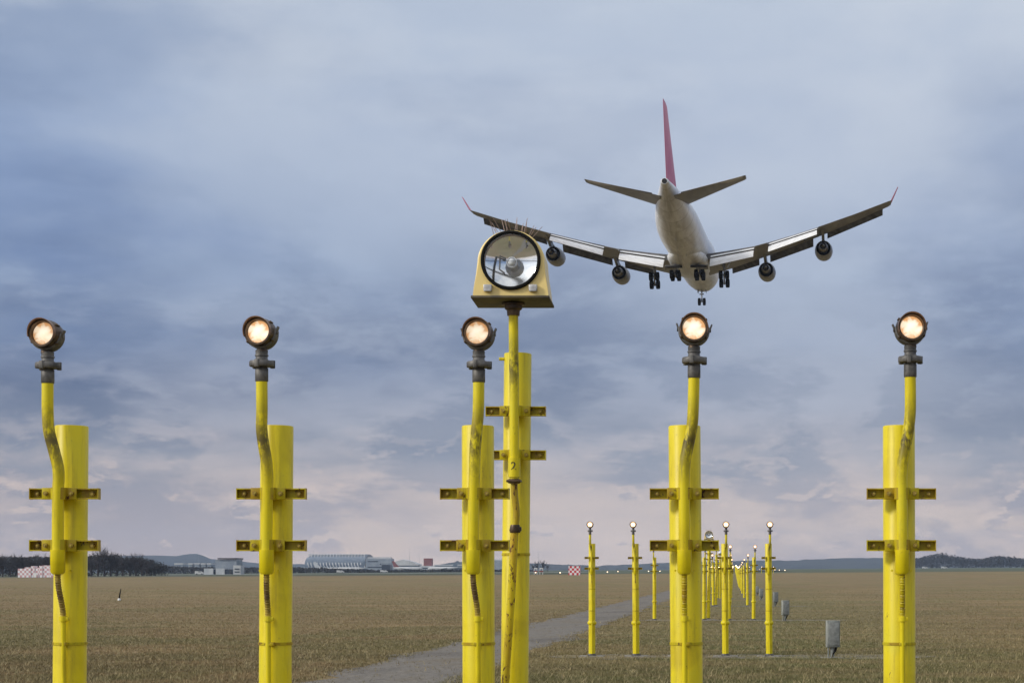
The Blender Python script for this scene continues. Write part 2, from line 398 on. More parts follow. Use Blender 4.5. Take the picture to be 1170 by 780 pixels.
sheet('service_track', (-6.95, -4.35, -60, 590), gravel, .004, 'grey gravel service track running beside the light masts', 1.2, .75)
asph = mottled('dark_asphalt', (.045, .047, .048), (.065, .066, .068), .3, .9)
conc = mottled('pale_taxiway_concrete', (.24, .25, .24), (.31, .32, .31), .05, .9)
sheet('perimeter_road', (-700, -55, 606, 628), asph, .03, 'dark asphalt road across the far side of the field', 6)
sheet('taxiway', (-1400, -70, 860, 930), conc, .25, 'pale concrete taxiway in front of the airport buildings', 20)
sheet('runway', (-31, 29, 935, 3300), asph, .3, 'distant runway beyond the lines of lights', 40)

# ------------------------------------------------------------------ approach light masts
M_MESH = {}
def bracket_mb(cx, yc, z, rx, mat_, parent, wide=.290):
    """C-channel open to the front with clamp saddle over the riser; rx = riser centre"""
    h = .046; m = MB()
    t_ = .005; dpt = .030; yb = yc
    m.box((cx, yb, z), (wide, t_, h-.002))                               # web
    m.box((cx, yb-dpt/2-t_/2, z+h/2-t_/2), (wide, dpt, t_)); m.box((cx, yb-dpt/2-t_/2, z-h/2+t_/2), (wide, dpt, t_))
    for s in (-1, 1): m.box((cx+s*(wide/2+.0015), yb-dpt/2, z), (.003, dpt+.004, h+.002))
    # saddle plate with ears
    ya = yb-dpt-.006
    m.box((rx-.052, ya, z), (.044, .008, h+.004), bev=.002); m.box((rx+.052, ya, z), (.044, .008, h+.004), bev=.002)
    m.lathe([(.034, z-h/2-.002), (.034, z+h/2+.002)], (rx, ya-.004, 0), 'Z', 20)
    # side lugs gripping the mast
    br = m.build('bracket', mat_, parent)
    for bx, by, rr_ in ((rx-.055, ya-.010, .0095), (rx+.055, ya-.010, .0095), (cx-.118, yb-.010, .010), (cx+.118, yb-.010, .010)):
        if 'bolt' not in M_MESH:
            q = MB(); q.lathe([(.010, -.007), (.010, .007)], (0, 0, 0), 'Y', 6); q.lathe([(.005, -.013), (.005, -.006)], (0, 0, 0), 'Y', 8); o_ = q.build('bolt', M['bolt'], br); M_MESH['bolt'] = o_.data
        else:
            o_ = bpy.data.objects.new('bolt', M_MESH['bolt']); C.objects.link(o_); o_.parent = br
        o_.location = (bx, by, z); o_.rotation_euler.y = bx*7
    return br

def lamp_head(x, y, z, parent, lens, tilt=R(4), n=32):
    h = MB()
    h.lathe([(.0495, -.040), (.053, -.060), (.061, -.060), (.0635, -.050), (.0645, -.030), (.067, -.012), (.067, .006), (.062, .036), (.050, .064), (.032, .082), (.012, .088)], (0, 0, 0), 'Y', n, caps=False)
    h.add([(0.012*math.cos(2*math.pi*k/n), .088, .012*math.sin(2*math.pi*k/n)) for k in range(n)], [tuple(range(n))])
    h.tube([(0, 0, -.062), (0, 0, -.082)], .022, 14)
    for a in (40, 140, 215, 325): h.box((.066*math.cos(R(a)), -.020, .066*math.sin(R(a))), (.012, .03, .010), Matrix.Rotation(-R(a), 3, 'Y'), .002)
    o = h.build('lamp_housing', M['housing'], parent, (x, y, z)); o.rotation_euler.x = -tilt; o.scale = (.96, .96, .96)
    v = MB()   # copper visor ring round the lens
    prof = []
    for k in range(25):
        a = R(-200 + 220*k/24 + 0) if False else R(-20 + 220*k/24)
        dd = .012 + .016*max(0, math.sin(a))
        prof.append([Vector((.0585*math.cos(a), -.058-0.0, .0585*math.sin(a))), Vector((.0605*math.cos(a), -.058-dd, .0605*math.sin(a))),
                     Vector((.0625*math.cos(a), -.058-dd, .0625*math.sin(a))), Vector((.0630*math.cos(a), -.052, .0630*math.sin(a)))])
    v.loft(prof); v.build('visor', M['visor'], o)
    e = MB(); m_ = 8; rings = []
    for i in range(m_+1):
        r_ = .0495*i/m_; rings.append((max(r_, .0003), -.048-.008*(1-(r_/.0495)**2)))
    e.lathe(rings, (0, 0.012, 0), 'Y', n, caps=True)
    e.build('lens', lens, o)
    yk = MB()  # cradle hugging the lower half, ending in two small prongs
    rg = []
    for k in range(25):
        a = R(-188 + 196*k/24); wy = .020+.010*math.sin(math.pi*k/24)
        rg.append([Vector((q*math.cos(a), yy_, q*math.sin(a))) for q, yy_ in ((.0640, -wy), (.0705, -wy+.003), (.0705, wy), (.0640, wy))])
    yk.loft(rg)
    for s in (-1, 1):
        yk.box((s*.0730, -.004, .012), (.007, .022, .030), Matrix.Rotation(R(s*22), 3, 'Y'), .002)
        yk.lathe([(.009, -.006), (.009, .006)], (s*.070, 0, 0), 'X', 10)
    yk.build('yoke', M['iron'], o)
    return o

def coupling(x, y, ztop, parent):
    """ztop = lamp centre; frangible coupling hangs from .075 to .205 below it"""
    c = MB()
    c.lathe([(.0255, -.205), (.0275, -.203), (.0275, -.150), (.024, -.146), (.024, -.142), (.050, -.141), (.052, -.138), (.052, -.122), (.049, -.117), (.030, -.114), (.025, -.108), (.0255, -.098), (.0285, -.096), (.0285, -.091), (.0255, -.088), (.0265, -.072), (.020, -.068)], (x, y, ztop), 'Z', 24)
    for a in (20, 140, 260):
        c.box((x+.046*math.cos(R(a)), y+.046*math.sin(R(a)), ztop-.130), (.020, .018, .034), Matrix.Rotation(R(a), 3, 'Z'), .003)
    return c.build('coupling', M['iron'], parent)

def ring_strap(x, y, z, r, parent, mt):
    s = MB(); s.lathe([(r+.0005, -.006), (r+.003, -.006), (r+.003, .006), (r+.0005, .006)], (x, y, z), 'Z', 32, caps=False)
    s.box((x+.005, y-r-.018, z), (.026, .036, .016), bev=.002)
    return s.build('strap', mt, parent)

def base_plate(x, parent, r=.13):
    b = MB(); b.lathe([(r, .0), (r, .018), (.09, .020), (.085, .06), (.074, .064)], (x, 0, 0), 'Z', 24)
    for a in range(4):
        b.lathe([(.012, .018), (.012, .045)], (x+.11*math.cos(R(45+90*a)), .11*math.sin(R(45+90*a)), 0), 'Z', 6)
    b.build('base_plate', M['iron'], parent)
    f = MB(); f.box((x, 0, -.10), (.52, .52, .24), bev=.012); f.build('footing', M['concrete'], parent)

def light_mast(loc, pole, riser, lampc, br, label, group, lens='lens', yo=-.125):
    """pole: (x_top, x_base, z_top, radius); riser: path (x,z) from bottom to lamp; all local to loc"""
    root = empty('approach_light_mast', loc, label, 'light mast', group)
    xt, xb, zt, pr = pole
    def px_(z): return xb + (xt-xb)*z/zt
    p = MB(); p.tube([(px_(.02), 0, .02), (px_(.66), 0, .66)], pr, 32); p.tube([(px_(.655), 0, .655), (px_(.668), 0, .668), (px_(.69), 0, .69), (px_(.71), 0, .71), (px_(.728), 0, .728), (px_(.745), 0, .745)], [pr, pr+.016, pr+.024, pr+.024, pr+.016, pr], 32)
    p.tube([(px_(.74), 0, .74), (px_(zt-.004), 0, zt-.004), (px_(zt), 0, zt)], [pr, pr, pr-.003], 32)
    p.build('pole', M['yellow'], root)
    base_plate(0, root)
    rp = MB(); rp.tube([(x, yo, z) for x, z in riser], .0245, 18, smooth=6); rp.build('riser_pipe', M['yellow_riser'], root)
    zb = 1.705; rx = riser[0][0]
    sl_ = MB(); sl_.tube([(rx, yo, zb-.004), (rx, yo, zb+.006), (rx, yo, zb+.10)], [.022, .0305, .0315], 20)
    for s in (-1, 1): sl_.lathe([(.005, -.008), (.005, .0)], (rx+s*.040, yo+.05, zb+.012), 'Y', 6)
    sl_.build('sleeve', M['yellow'], root)
    for (bx, bz) in br:
        # riser x at this height
        xr = min(riser, key=lambda q: abs(q[1]-bz))[0]
        bracket_mb(bx, -pr-.004, bz, rx if bz < 1.95 else xr, M['yellow_bracket'], root)
    cx_ = px_(1.4)
    cb = MB(); n = 40; path = []; rad = []
    x0_, x1_ = rx, rx+(br[0][2] if len(br[0]) > 2 else .006)
    off = light_mast.bend
    for k in range(n+1):
        f = k/n; z = zb-.002-.185*f
        path.append((rx+off*ss(0, 1, f), yo+(.0 + .028*ss(.2, 1, f)), z)); rad.append(.0118+.0016*math.sin(k*2.6))
    cb.tube(path, rad, 10); cb.build('conduit', M[light_mast.cmat], root)
    ex, ey = rx+off, yo+.028
    tp = MB(); tp.tube([(ex, ey, 1.522), (ex, ey, 1.500)], .017, 12); tp.box((ex+.014, ey, 1.510), (.02, .02, .016), bev=.002)
    tp.tube([(ex, ey, 1.505), (ex+.002, ey+.008, 1.0), (ex, ey+.008, .06)], .0115, 10); tp.build('cable_pipe', M['yellow'], root)
    ring_strap(px_(1.40), 0, 1.402, pr, root, M['yellow_bracket'])
    ring_strap(px_(.95), 0, .95, pr, root, M['yellow_bracket'])
    coupling(lampc[0], yo, lampc[1], root)
    lamp_head(lampc[0], yo, lampc[1], root, M[lens])
    return root
light_mast.bend = .01; light_mast.cmat = 'conduit'
GNEAR = 'yellow approach light masts in the nearest row'
YP, YR = 7.925, 7.80
near = [ # pole_top, pole@780, lower bracket riser x, upper bracket riser x, bend points [(px,py)...], lamp, bracket centres, conduit bend, label
 dict(pt=82, pb=79.6, rx=66, ux=66.3, b=[(67, 545), (66, 532), (61, 512), (56, 492), (54.5, 470)], lp=(54.5, 383), bc=75, bend=.013, sc=0,
      lab='leftmost near yellow mast, its lamp turned and showing its dark back on the right'),
 dict(pt=316.6, pb=314.6, rx=304.5, ux=305.3, b=[(305.5, 545), (304.5, 528), (301.5, 510), (299, 490), (299.3, 468)], lp=(299, 381), bc=311, bend=-.001,
      lab='near yellow mast, second from the left, with a straight dark brown cable below its sleeve'),
 dict(pt=546, pb=547, rx=540.5, ux=541.3, b=[(542, 545), (542.3, 528), (543, 510), (544.6, 492), (546.5, 470)], lp=(547, 382), bc=543, bend=.016,
      lab='near yellow mast with lit lamp close to the left of the tall cream strobe'),
 dict(pt=782, pb=784.6, rx=782, ux=781.8, b=[(781.8, 545), (782.6, 528), (786, 510), (790.5, 488), (792, 468)], lp=(793, 377), bc=782, bend=0.0,
      lab='near yellow mast with lit lamp directly below the airliner'),
 dict(pt=1027, pb=1027.7, rx=1031, ux=1030.5, b=[(1030.3, 545), (1031.5, 528), (1035, 508), (1038.6, 486), (1040.2, 466)], lp=(1040, 376), bc=1029.5, bend=.003,
      lab='rightmost near yellow mast, its riser pipe bent to the right with a black scuff'),
]
for q in near:
    xt, x7 = X(q['pt'], YP), X(q['pb'], YP); zt, z7 = Z(486.5, YP), Z(780, YP)
    xb = xt + (x7-xt)*(zt-0)/(zt-z7); 
    L0 = lambda px: X(px, YR)-xb
    zl = Z(q['lp'][1], YR)
    riser = [(L0(q['rx']), 1.72), (L0(q['rx']), Z(623, YR)), (L0(q['ux']), Z(564, YR))] + [(L0(a), Z(b_, YR)) for a, b_ in q['b']] + [(L0(q['lp'][0]), zl-.19)]
    light_mast.bend = q['bend']; light_mast.cmat = 'yellow_bracket' if q['pt'] > 700 else 'conduit'
    r_ = light_mast((xb, YP, 0), (xt-xb, 0, zt, .0695), riser, (L0(q['lp'][0]), zl), [(X(q['bc'], YP-.08)-xb, Z(623, YP-.08)), (X(q['bc'], YP-.08)-xb, Z(564, YP-.08))], q['lab'], GNEAR, 'lens_dim' if q['pt'] in (82, 546) else 'lens')
    for o in r_.children:
        if o.name.startswith('lamp_housing'): o.rotation_euler.z = R({82: -6, 316.6: -5, 546: -2.5, 782: 1.5, 1027: 3}[q['pt']]); o.rotation_euler.y = R({82: 4, 316.6: -3, 546: 0, 782: 2, 1027: -4}[q['pt']])

# --- strobe mast
def strobe_head(x, y, z, parent):
    """housing centred on the lens; arch r .155, foot width .372, z from -.19 to +.148"""
    W_, H0, r_ = .181, -.163, .1605
    prof = []
    for k in range(25): 
        a = math.pi*k/24; prof.append((r_*math.cos(a), r_*math.sin(a)*.96-.006))
    prof += [(-.163, -.03), (-.166, -.06), (-.171, -.09), (-.176, -.12), (-W_, H0+.004)] + [(-W_+2*W_*k/16, H0-.008) for k in range(17)] + [(W_, H0+.004), (.176, -.12), (.171, -.09), (.166, -.06), (.163, -.03)]
    m = MB(); rings = []
    for yy, s in ((-.082, .955), (-.090+.012, .995), (-.06, 1.0), (.10, 1.0), (.128, .93), (.134, .85)):
        rings.append([(px*(s if pz > 0 else s+(1-s)*min(1, -pz/.19)), yy, pz*(s if pz > 0 else s+(1-s)*min(1, -pz/.19))) for px, pz in prof])
    # front face left open for the lens: ring faces
    m.loft(rings, caps=False)
    n = len(prof); m.add(rings[-1], [tuple(range(n))])
    # front face as an annulus between outline and lens opening
    fr_ = rings[0]; hole = []
    for px, yy, pz in fr_:
        a = math.atan2(pz, px); hole.append((.128*math.cos(a), -.082, .128*math.sin(a)))
    m.loft([fr_, hole], caps=False)
    o = m.build('strobe_housing', M['strobe'], parent, (x, y, z), angle=40); o.rotation_euler.x = -R(3)
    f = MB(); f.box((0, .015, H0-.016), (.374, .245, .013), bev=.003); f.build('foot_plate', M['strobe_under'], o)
    g_ = MB(); g_.lathe([(.127, -.075), (.127, -.094), (.131, -.100), (.139, -.100), (.143, -.095), (.143, -.081), (.127, -.075)], (0, 0, 0), 'Y', 56, caps=False); g_.build('gasket_ring', M['black'], o)
    rf = MB(); rf.lathe([(max(.003, .128*i/16), .0-.040*(i/16)**2) for i in range(17)], (0, 0, 0), 'Y', 56, caps=False); rf.build('reflector', M['mirror'], o, fix=False)
    gl_ = MB(); gl_.lathe([(max(.001, .128*i/10), -.094-.016*(1-(i/10)**2)) for i in range(11)], (0, 0, 0), 'Y', 56, caps=False); gl_.build('cover_glass', M['glass'], o)
    ft = MB(); ft.lathe([(.030, .0), (.030, -.012), (.024, -.026)], (0, 0, 0), 'Y', 20)
    ft.build('lamp_base', M['latch'], o)
    fl = MB(); fl.lathe([(.019, -.018), (.019, -.045), (.015, -.055), (.006, -.060)], (0, 0, 0), 'Y', 20)
    for i in range(5): fl.tube([(.024*math.cos(R(a)), -.028-.004*i, .024*math.sin(R(a))) for a in range(0, 361, 30)], .003, 6)
    fl.build('flash_tube', M['flash'], o)
    wr = MB(); wr.tube([(-.126, -.070, 0), (.126, -.070, 0)], .0012, 6); wr.tube([(-.03, -.03, .02), (-.055, -.05, .03), (-.055, -.07, -.04), (-.03, -.075, -.06)], .004, 8); wr.build('support_wire', M['iron'], o)
    for s in (-1, 1):
        l = MB(); l.box((s*.108, -.092, -.134), (.040, .022, .032), bev=.004); l.box((s*.108, -.104, -.147), (.034, .006, .012), bev=.002); l.build('latch', M['latch'], o)
    sp = MB(); rnd = random.Random(3)
    for i in range(18):
        a = R(58+64*i/17); bx, bz = .1635*math.cos(a), .157*math.sin(a)-.006; ang = a+rnd.uniform(-.35, .35); ln = rnd.uniform(.06, .095)
        yy = rnd.uniform(-.03, .05); sp.tube([(bx, yy, bz-.004), (bx+ln*math.cos(ang), yy+rnd.uniform(-.04, .04), bz+ln*math.sin(ang))], .0013, 5)
    sp.build('bird_spikes', M['spike'], o)
    return o
M['flash'] = mat('frosted_tube', (.85, .86, .88), .25)

YS, YSR = 8.95, 8.81
def strobe_mast(loc, label, group):
    root = empty('strobe_light_mast', loc, label, 'strobe mast', group); zt = Z(404, YS); pr = .067
    xt, x7, z7 = X(591.7, YS), X(588, YS), Z(780, YS)
    xb = xt+(x7-xt)*zt/(zt-z7)
    def px_(z): return (xt-xb)*z/zt
    p = MB(); p.tube([(px_(.02), 0, .02), (px_(zt-.004), 0, zt-.004), (px_(zt), 0, zt)], [pr, pr, pr-.003], 32)
    p.tube([(px_(.655), 0, .655), (px_(.69), 0, .69), (px_(.72), 0, .72), (px_(.745), 0, .745)], [pr, pr+.024, pr+.024, pr], 32)
    p.tube([(px_(zt)-pr+.005, -.02, zt-.028), (px_(zt)-pr-.022, -.02, zt-.028)], .008, 8)
    p.build('pole', M['yellow'], root); base_plate(0, root)
    yo = YSR-YS; Lx = lambda px: X(px, YSR)-xb; Lz = lambda py: Z(py, YSR)
    r_ = MB(); r_.tube([(Lx(587.5), yo, Lz(549)), (Lx(587.5), yo, Lz(440)), (Lx(587), yo, Lz(410)), (Lx(586.6), yo, Lz(357))], .0232, 18, smooth=4)
    r_.tube([(Lx(587.5), yo, Lz(545)), (Lx(587.5), yo, Lz(523))], .030, 18)
    rr = r_.build('riser_pipe', M['yellow_riser2'], root)
    for py in (470, 520): bracket_mb(X(589.7, YS-.08)-xb, -pr-.006, Z(py, YS-.08), Lx(587.5), M['yellow_bracket'], root, .285)
    for s_, py, sz in (('2', 532, .055), ('2', 512, .03)):
        if s_ == '2' and sz == .03: continue
        cu = bpy.data.curves.new('painted_number', 'FONT'); cu.body = s_; cu.size = sz; cu.align_x = 'CENTER'; cu.extrude = .0006; cu.offset = .0004
        tmp = bpy.data.objects.new('tmp_text', cu); C.objects.link(tmp); bpy.context.view_layer.update()
        me = bpy.data.meshes.new_from_object(tmp.evaluated_get(bpy.context.evaluated_depsgraph_get())); bpy.data.objects.remove(tmp)
        # wrap the flat figure round the sleeve
        for v in me.vertices:
            a = v.co.x/.0305; rad = .0306+v.co.z*.5; v.co = Vector((rad*math.sin(a), -rad*math.cos(a), v.co.y))
        me.materials.append(M['paintblack']); o = bpy.data.objects.new('painted_number', me); C.objects.link(o); o.parent = rr
        o.location = (Lx(587.5), yo, Lz(py)-.02)
    cl = MB(); cl.tube([(Lx(587.5), yo, Lz(552)), (Lx(587.5), yo, Lz(547))], .029, 14); cl.box((Lx(587.5), yo-.01, Lz(549.5)), (.07, .05, .012), bev=.003)
    cl.build('clamp', M['housing'], root); cl = MB(); cl.lathe([(.024, -.022), (.028, -.010), (.022, .016)], (Lx(588.5), yo, Lz(603)), 'Z', 16); cl.box((Lx(592), yo+.006, Lz(604)), (.03, .03, .022), bev=.004)
    cl.build('clamp', M['housing'], root)
    cn = MB(); cn.tube([(Lx(587.5), yo, Lz(550)), (Lx(588), yo, Lz(565)), (Lx(590), yo, Lz(585)), (Lx(589), yo, Lz(602))], .0165, 12, smooth=6); cn.build('conduit', M['yellow_bracket'], root)
    zr = Lz(605); zb_ = .06
    rp = MB(); rp.tube([(Lx(588), yo, zr), (Lx(583.5), yo, Lz(690)), (Lx(577.5), yo, Lz(780)), (Lx(571), yo+.02, .60), (Lx(568), yo+.02, .06)], [.020, .0195, .019, .019, .019], 14, smooth=4); rp.build('rusty_pipe', M['rusty'], root)
    ring_strap(px_(1.8), 0, Z(633, YS), pr, root, M['yellow_bracket']); ring_strap(px_(1.1), 0, 1.1, pr, root, M['yellow_bracket'])
    co = MB(); co.lathe([(.030, -.045), (.032, -.02), (.042, -.012), (.042, .004), (.055, .006), (.055, .012)], (Lx(586.6), yo, Lz(350)), 'Z', 24); co.build('collar', M['housing'], root)
    strobe_head(Lx(586), yo, Lz(302), root)
    return root, xb
M['yellow_riser2'] = yellow_paint('yellow_paint_scuffed_tall', scuff=(2.70, .17), seed=4.0)
sm, sxb = strobe_mast((0, YS, 0), 'tall yellow mast carrying the big cream strobe light with round glass and bird spikes', 'strobe masts on the centre line')
sm.location.x = sxb

# --- further rows
ORD = ['second', 'third', 'fourth', 'fifth', 'sixth', 'seventh', 'eighth', 'ninth', 'tenth', 'eleventh', 'twelfth']
POSN = ['leftmost', 'second from the left', 'middle', 'second from the right', 'rightmost']
SP = .9225; CX = -1.0895; ROWGAP = 30.0
# proto for the second row on: built at origin with riser bend like the centre one
light_mast.bend = .006
proto = {}
for kk, (sgn, lens) in {'a': (1, 'lens_far'), 'b': (-1, 'lens_far')}.items():
    proto[kk] = light_mast((0, -50, 0), (0, 0, 2.34, .0695), [(0, 1.72), (0, 1.82), (0, 2.04), (0, 2.12), (.004*sgn, 2.19), (.018*sgn, 2.27), (.030*sgn, 2.35), (.032*sgn, 2.42), (.032*sgn, 2.541)], (.032*sgn, 2.731), [(0, 1.824), (0, 2.045)], 'x', 'x', lens)
GROW = 'yellow approach light masts in the rows behind'
# small version without tiny parts, for rows beyond 200 m
def small_mast(lens):
    root = empty('approach_light_mast', (0, -50, 0), 'x', 'light mast', GROW)
    p = MB(); p.tube([(0, 0, 0), (0, 0, 2.34)], .0695, 10); p.tube([(0, -.125, 1.7), (0, -.125, 2.10), (.03, -.125, 2.35), (.03, -.125, 2.60)], .026, 6)
    for z in (1.824, 2.045): p.box((0, -.09, z), (.29, .03, .046))
    p.build('pole', M['yellow'], root)
    h = MB(); h.lathe([(.0495, -.058), (.062, -.058), (.067, 0), (.05, .06), (.01, .088)], (.03, -.125, 2.731), 'Y', 12, caps=False); h.lathe([(.027, 2.53), (.027, 2.58), (.052, 2.585), (.052, 2.61), (.024, 2.615), (.024, 2.67)], (.03, -.125, 0), 'Z', 10)
    ho = h.build('lamp_housing', M['housing'], root)
    e = MB(); e.lathe([(.001, -.07), (.03, -.066), (.0495, -.056)], (0, 0, 0), 'Y', 12, caps=False); e.build('lens', lens, ho, (.03, -.125, 2.731))
    f = MB(); f.box((0, 0, -.1), (.5, .5, .22)); f.build('footing', M['concrete'], root)
    return root
sproto = small_mast(M['lens_farther'])
def small_strobe():
    root = empty('strobe_light_mast', (0, -50, 0), 'x', 'strobe mast', 'strobe masts on the centre line')
    p = MB(); p.tube([(0, 0, 0), (0, 0, 2.78)], .067, 10); p.tube([(0, -.14, 1.2), (0, -.14, 3.0)], .024, 6)
    for z in (2.27, 2.486): p.box((0, -.09, z), (.29, .03, .046))
    p.build('pole', M['yellow'], root)
    h = MB(); h.box((0, -.12, 3.16), (.31, .2, .26), bev=.05); h.build('strobe_housing', M['strobe'], root); 
    l = MB(); l.lathe([(.001, -.25), (.11, -.24), (.13, -.225), (.145, -.22)], (0, 0, 3.195), 'Y', 16, caps=False); l.build('reflector', M['mirror'], root)
    return root
ssproto = small_strobe()
rnd = random.Random(11)
for k in range(1, 30):
    Y0 = YP + ROWGAP*k
    for i in range(5):
        xx = CX + (i-2)*SP + rnd.uniform(-.012, .012)
        yy = Y0 + rnd.uniform(-.03, .03)
        if k <= 7: o = copy_tree(proto['a' if (i >= 3 or rnd.random() < .35) else 'b'])
        else: o = copy_tree(sproto)
        o.location = (xx, yy, gh(xx, yy)); o.rotation_euler = (R(rnd.uniform(-.4, .4)), R(rnd.uniform(-.5, .5)), R(rnd.uniform(-3, 3)))
        o['group'] = GROW
        if k <= 11: o['label'] = '%s yellow light mast in the %s row from the front' % (POSN[i], ORD[k-1])
        else: o['label'] = 'tiny lit yellow light mast in the far rows that run together'
    sx = CX + .155
    if k <= 3:
        o = copy_tree(sm); o.location = (sx - .01, Y0+1.0, gh(sx, Y0)); o['label'] = 'yellow strobe mast behind the middle of the %s row of lights' % ORD[k-1]
    else:
        o = copy_tree(ssproto); o.location = (sx, Y0+1.0, gh(sx, Y0)); o['label'] = 'tiny yellow strobe mast in the far rows that run together' if k > 11 else 'small yellow strobe mast behind the middle of the %s row of lights' % ORD[k-1]
def kill(o):
    for c in list(o.children): kill(c)
    bpy.data.objects.remove(o)
for p_ in (proto['a'], proto['b'], ssproto): kill(p_)

# crossbar and threshold wing bars: small masts and inset lamps
for (y, xs_) in ((613, [CX+d for d in (4.5, 6.5, 8.5, 10.5, 12.5, 14.5, -4.5, -6.5, -8.5, -10.5, -12.5, -14.5)]),):
    for x in xs_:
        o = copy_tree(sproto); o.location = (x, y, gh(x, y)-.6); o['label'] = 'tiny lit yellow mast in the wide crossbar of lights far away'; o['group'] = 'masts of the far crossbar'
kill(sproto)
M['bulb'] = mat('lit_bulb', (.9, .8, .6), .3, **{'Emission Color': (1.0, .72, .45, 1), 'Emission Strength': 5.0})
def field_light():
    root = empty('runway_light', (0, -60, 0), 'x', 'runway light', 'low lights beside the distant runway')
    a = MB(); a.lathe([(.10, 0), (.10, .05), (.05, .07), (.05, .30), (.14, .32), (.14, .36)], (0, 0, 0), 'Z', 12); a.build('stem', M['iron'], root)
    b_ = MB(); b_.lathe([(.14, .36), (.20, .42), (.20, .56), (.12, .64), (.02, .67)], (0, 0, 0), 'Z', 12); b_.build('bulb', M['bulb'], root)
    return root
fl0 = field_light(); pts = []
for px_ in (741, 754, 768): pts.append((X(px_, 930), 930))
for y in range(990, 2000, 120): pts += [(CX-29, y), (CX+29, y)]
for px_, y in ((612, 760), (585.0, 820), (640, 700), (560, 900), (694, 800), (706, 930)): pts.append((X(px_, y), y))
for i, (x, y) in enumerate(pts):
    o = fl0 if i == 0 else copy_tree(fl0); o.location = (x, y, gh(x, y)); o['label'] = 'tiny pale runway light glowing low on the distant field'

# ------------------------------------------------------------------ junction boxes
def junction_box(label):
    root = empty('junction_box', (0, 0, 0), label, 'junction box', 'grey junction boxes right of the light masts')
    a = MB(); a.lathe([(.07, 0), (.07, .02), (.045, .025), (.045, .24)], (0, 0, 0), 'Z', 14); a.box((-.085, 0, .37), (.018, .05, .74)); a.build('post', M['boxgrey'], root)
    b_ = MB(); b_.box((.01, 0, .49), (.27, .14, .54), bev=.008); b_.build('cabinet', M['boxgrey'], root)
    d = MB(); d.box((.015, -.074, .49), (.215, .012, .46), bev=.004); d.box((.105, -.085, .50), (.012, .012, .05), bev=.002); d.build('door', M['boxlight'], root)
    c = MB(); c.tube([(.09, -.02, .22), (.06, -.04, .15), (0, -.05, .08), (-.02, -.05, .0)], .014, 8, smooth=4); c.tube([(.06, -.03, .22), (.03, -.05, .14), (-.01, -.06, .06), (-.03, -.06, .0)], .012, 8, smooth=4); c.build('cables', M['black'], root)
    f = MB(); f.box((0, 0, -.03), (.42, .36, .09), bev=.01); f.build('footing', M['concrete'], root)
    return root
M['boxlight'] = mottled('pale_weathered_door', (.30, .31, .29), (.20, .205, .19), 10, .7, lo=.4, hi=.6)
jb = junction_box('grey weathered junction box standing nearest, right of the second row of masts'); jb.location = (X(951, 37.3), 37.3, 0); jb.rotation_euler.z = R(12)
for k, (px_, py_) in enumerate([(897, 709), (886, 692), (869.5, 685), (865, 680)]):
    y = CAMZ*F/(py_-656); o = copy_tree(jb); o.location = (X(px_, y), y, 0); o.rotation_euler.z = R(rnd.uniform(5, 30)); o['label'] = 'grey junction box on the grass beside the %s row of masts' % ORD[k+1]

# marker stake on the left field
yk_ = CAMZ*F/(685.5-656)
ms = empty('marker_stake', (X(136.5, yk_), yk_, 0), 'small dark leaning marker stake with white foot on the left grass', 'marker stake')
a = MB(); a.tube([(-.02, 0, .10), (.03, 0, .45), (.10, 0, .78)], [.05, .045, .02], 8); a.build('stake', M['black'], ms)
a = MB(); a.lathe([(.10, 0), (.10, .08), (.06, .14)], (-.02, 0, 0), 'Z', 12); a.build('foot', mat('white_paint', (.75, .75, .73), .5), ms)
M['white'] = bpy.data.materials['white_paint']

# gravel trenches along each row
pebble = bpy.data.materials.new('pebbly_soil'); pebble.use_nodes = True; t = pebble.node_tree; b = pb(pebble); b.inputs['Roughness'].default_value = .95
gp = nn(t, 'ShaderNodeNewGeometry').outputs['Position']
a_ = noise(t, gp, 1.1, 5, .65, .5, (.5, 1.6, 1)); b_ = noise(t, gp, 26, 4, .8)
col = ramp(t, a_, [(.40, (.065, .050, .034)), (.54, (.14, .115, .08)), (.68, (.30, .27, .23))]).outputs[0]
col = mixc(t, .4, col, ramp(t, b_, [(.36, (.05, .04, .03)), (.66, (.38, .36, .32))]).outputs[0])
gcol, _g, _c = grass_colour(t)
pm = noise(t, gp, 1.7, 6, .7, .6, (.45, 1, 1), (4, 4, 0))
col = mixc(t, ramp(t, pm, [(.48, (0, 0, 0)), (.56, (1, 1, 1))]).outputs[0], gcol, col)
lk(t, col, b.inputs['Base Color'])
for k in range(1, 5):
    Y0 = YP+ROWGAP*k; m = MB(); n = 70; x0_, x1_ = -3.9, 4.2
    for j in range(n+1):
        x = x0_+(x1_-x0_)*j/n; wd = .95+.6*mnoise.noise(Vector((x*1.4, k*3., 0)))+.25*mnoise.noise(Vector((x*4, k*3., 4))); wd = max(.03, wd)*(min(1, j/5, (n-j)/5)+.02)
        c0 = Y0-.1+.25*mnoise.noise(Vector((x*.6, k*5., 2)))
        m.v += [(x, c0-wd, .008), (x, c0+wd, .008)]
    for j in range(n): m.f.append((2*j, 2*j+2, 2*j+3, 2*j+1))
    o = m.build('gravel_strip', pebble, angle=None, fix=False); tag(o, 'pale pebbly strip of soil along a row of masts', kind='structure')

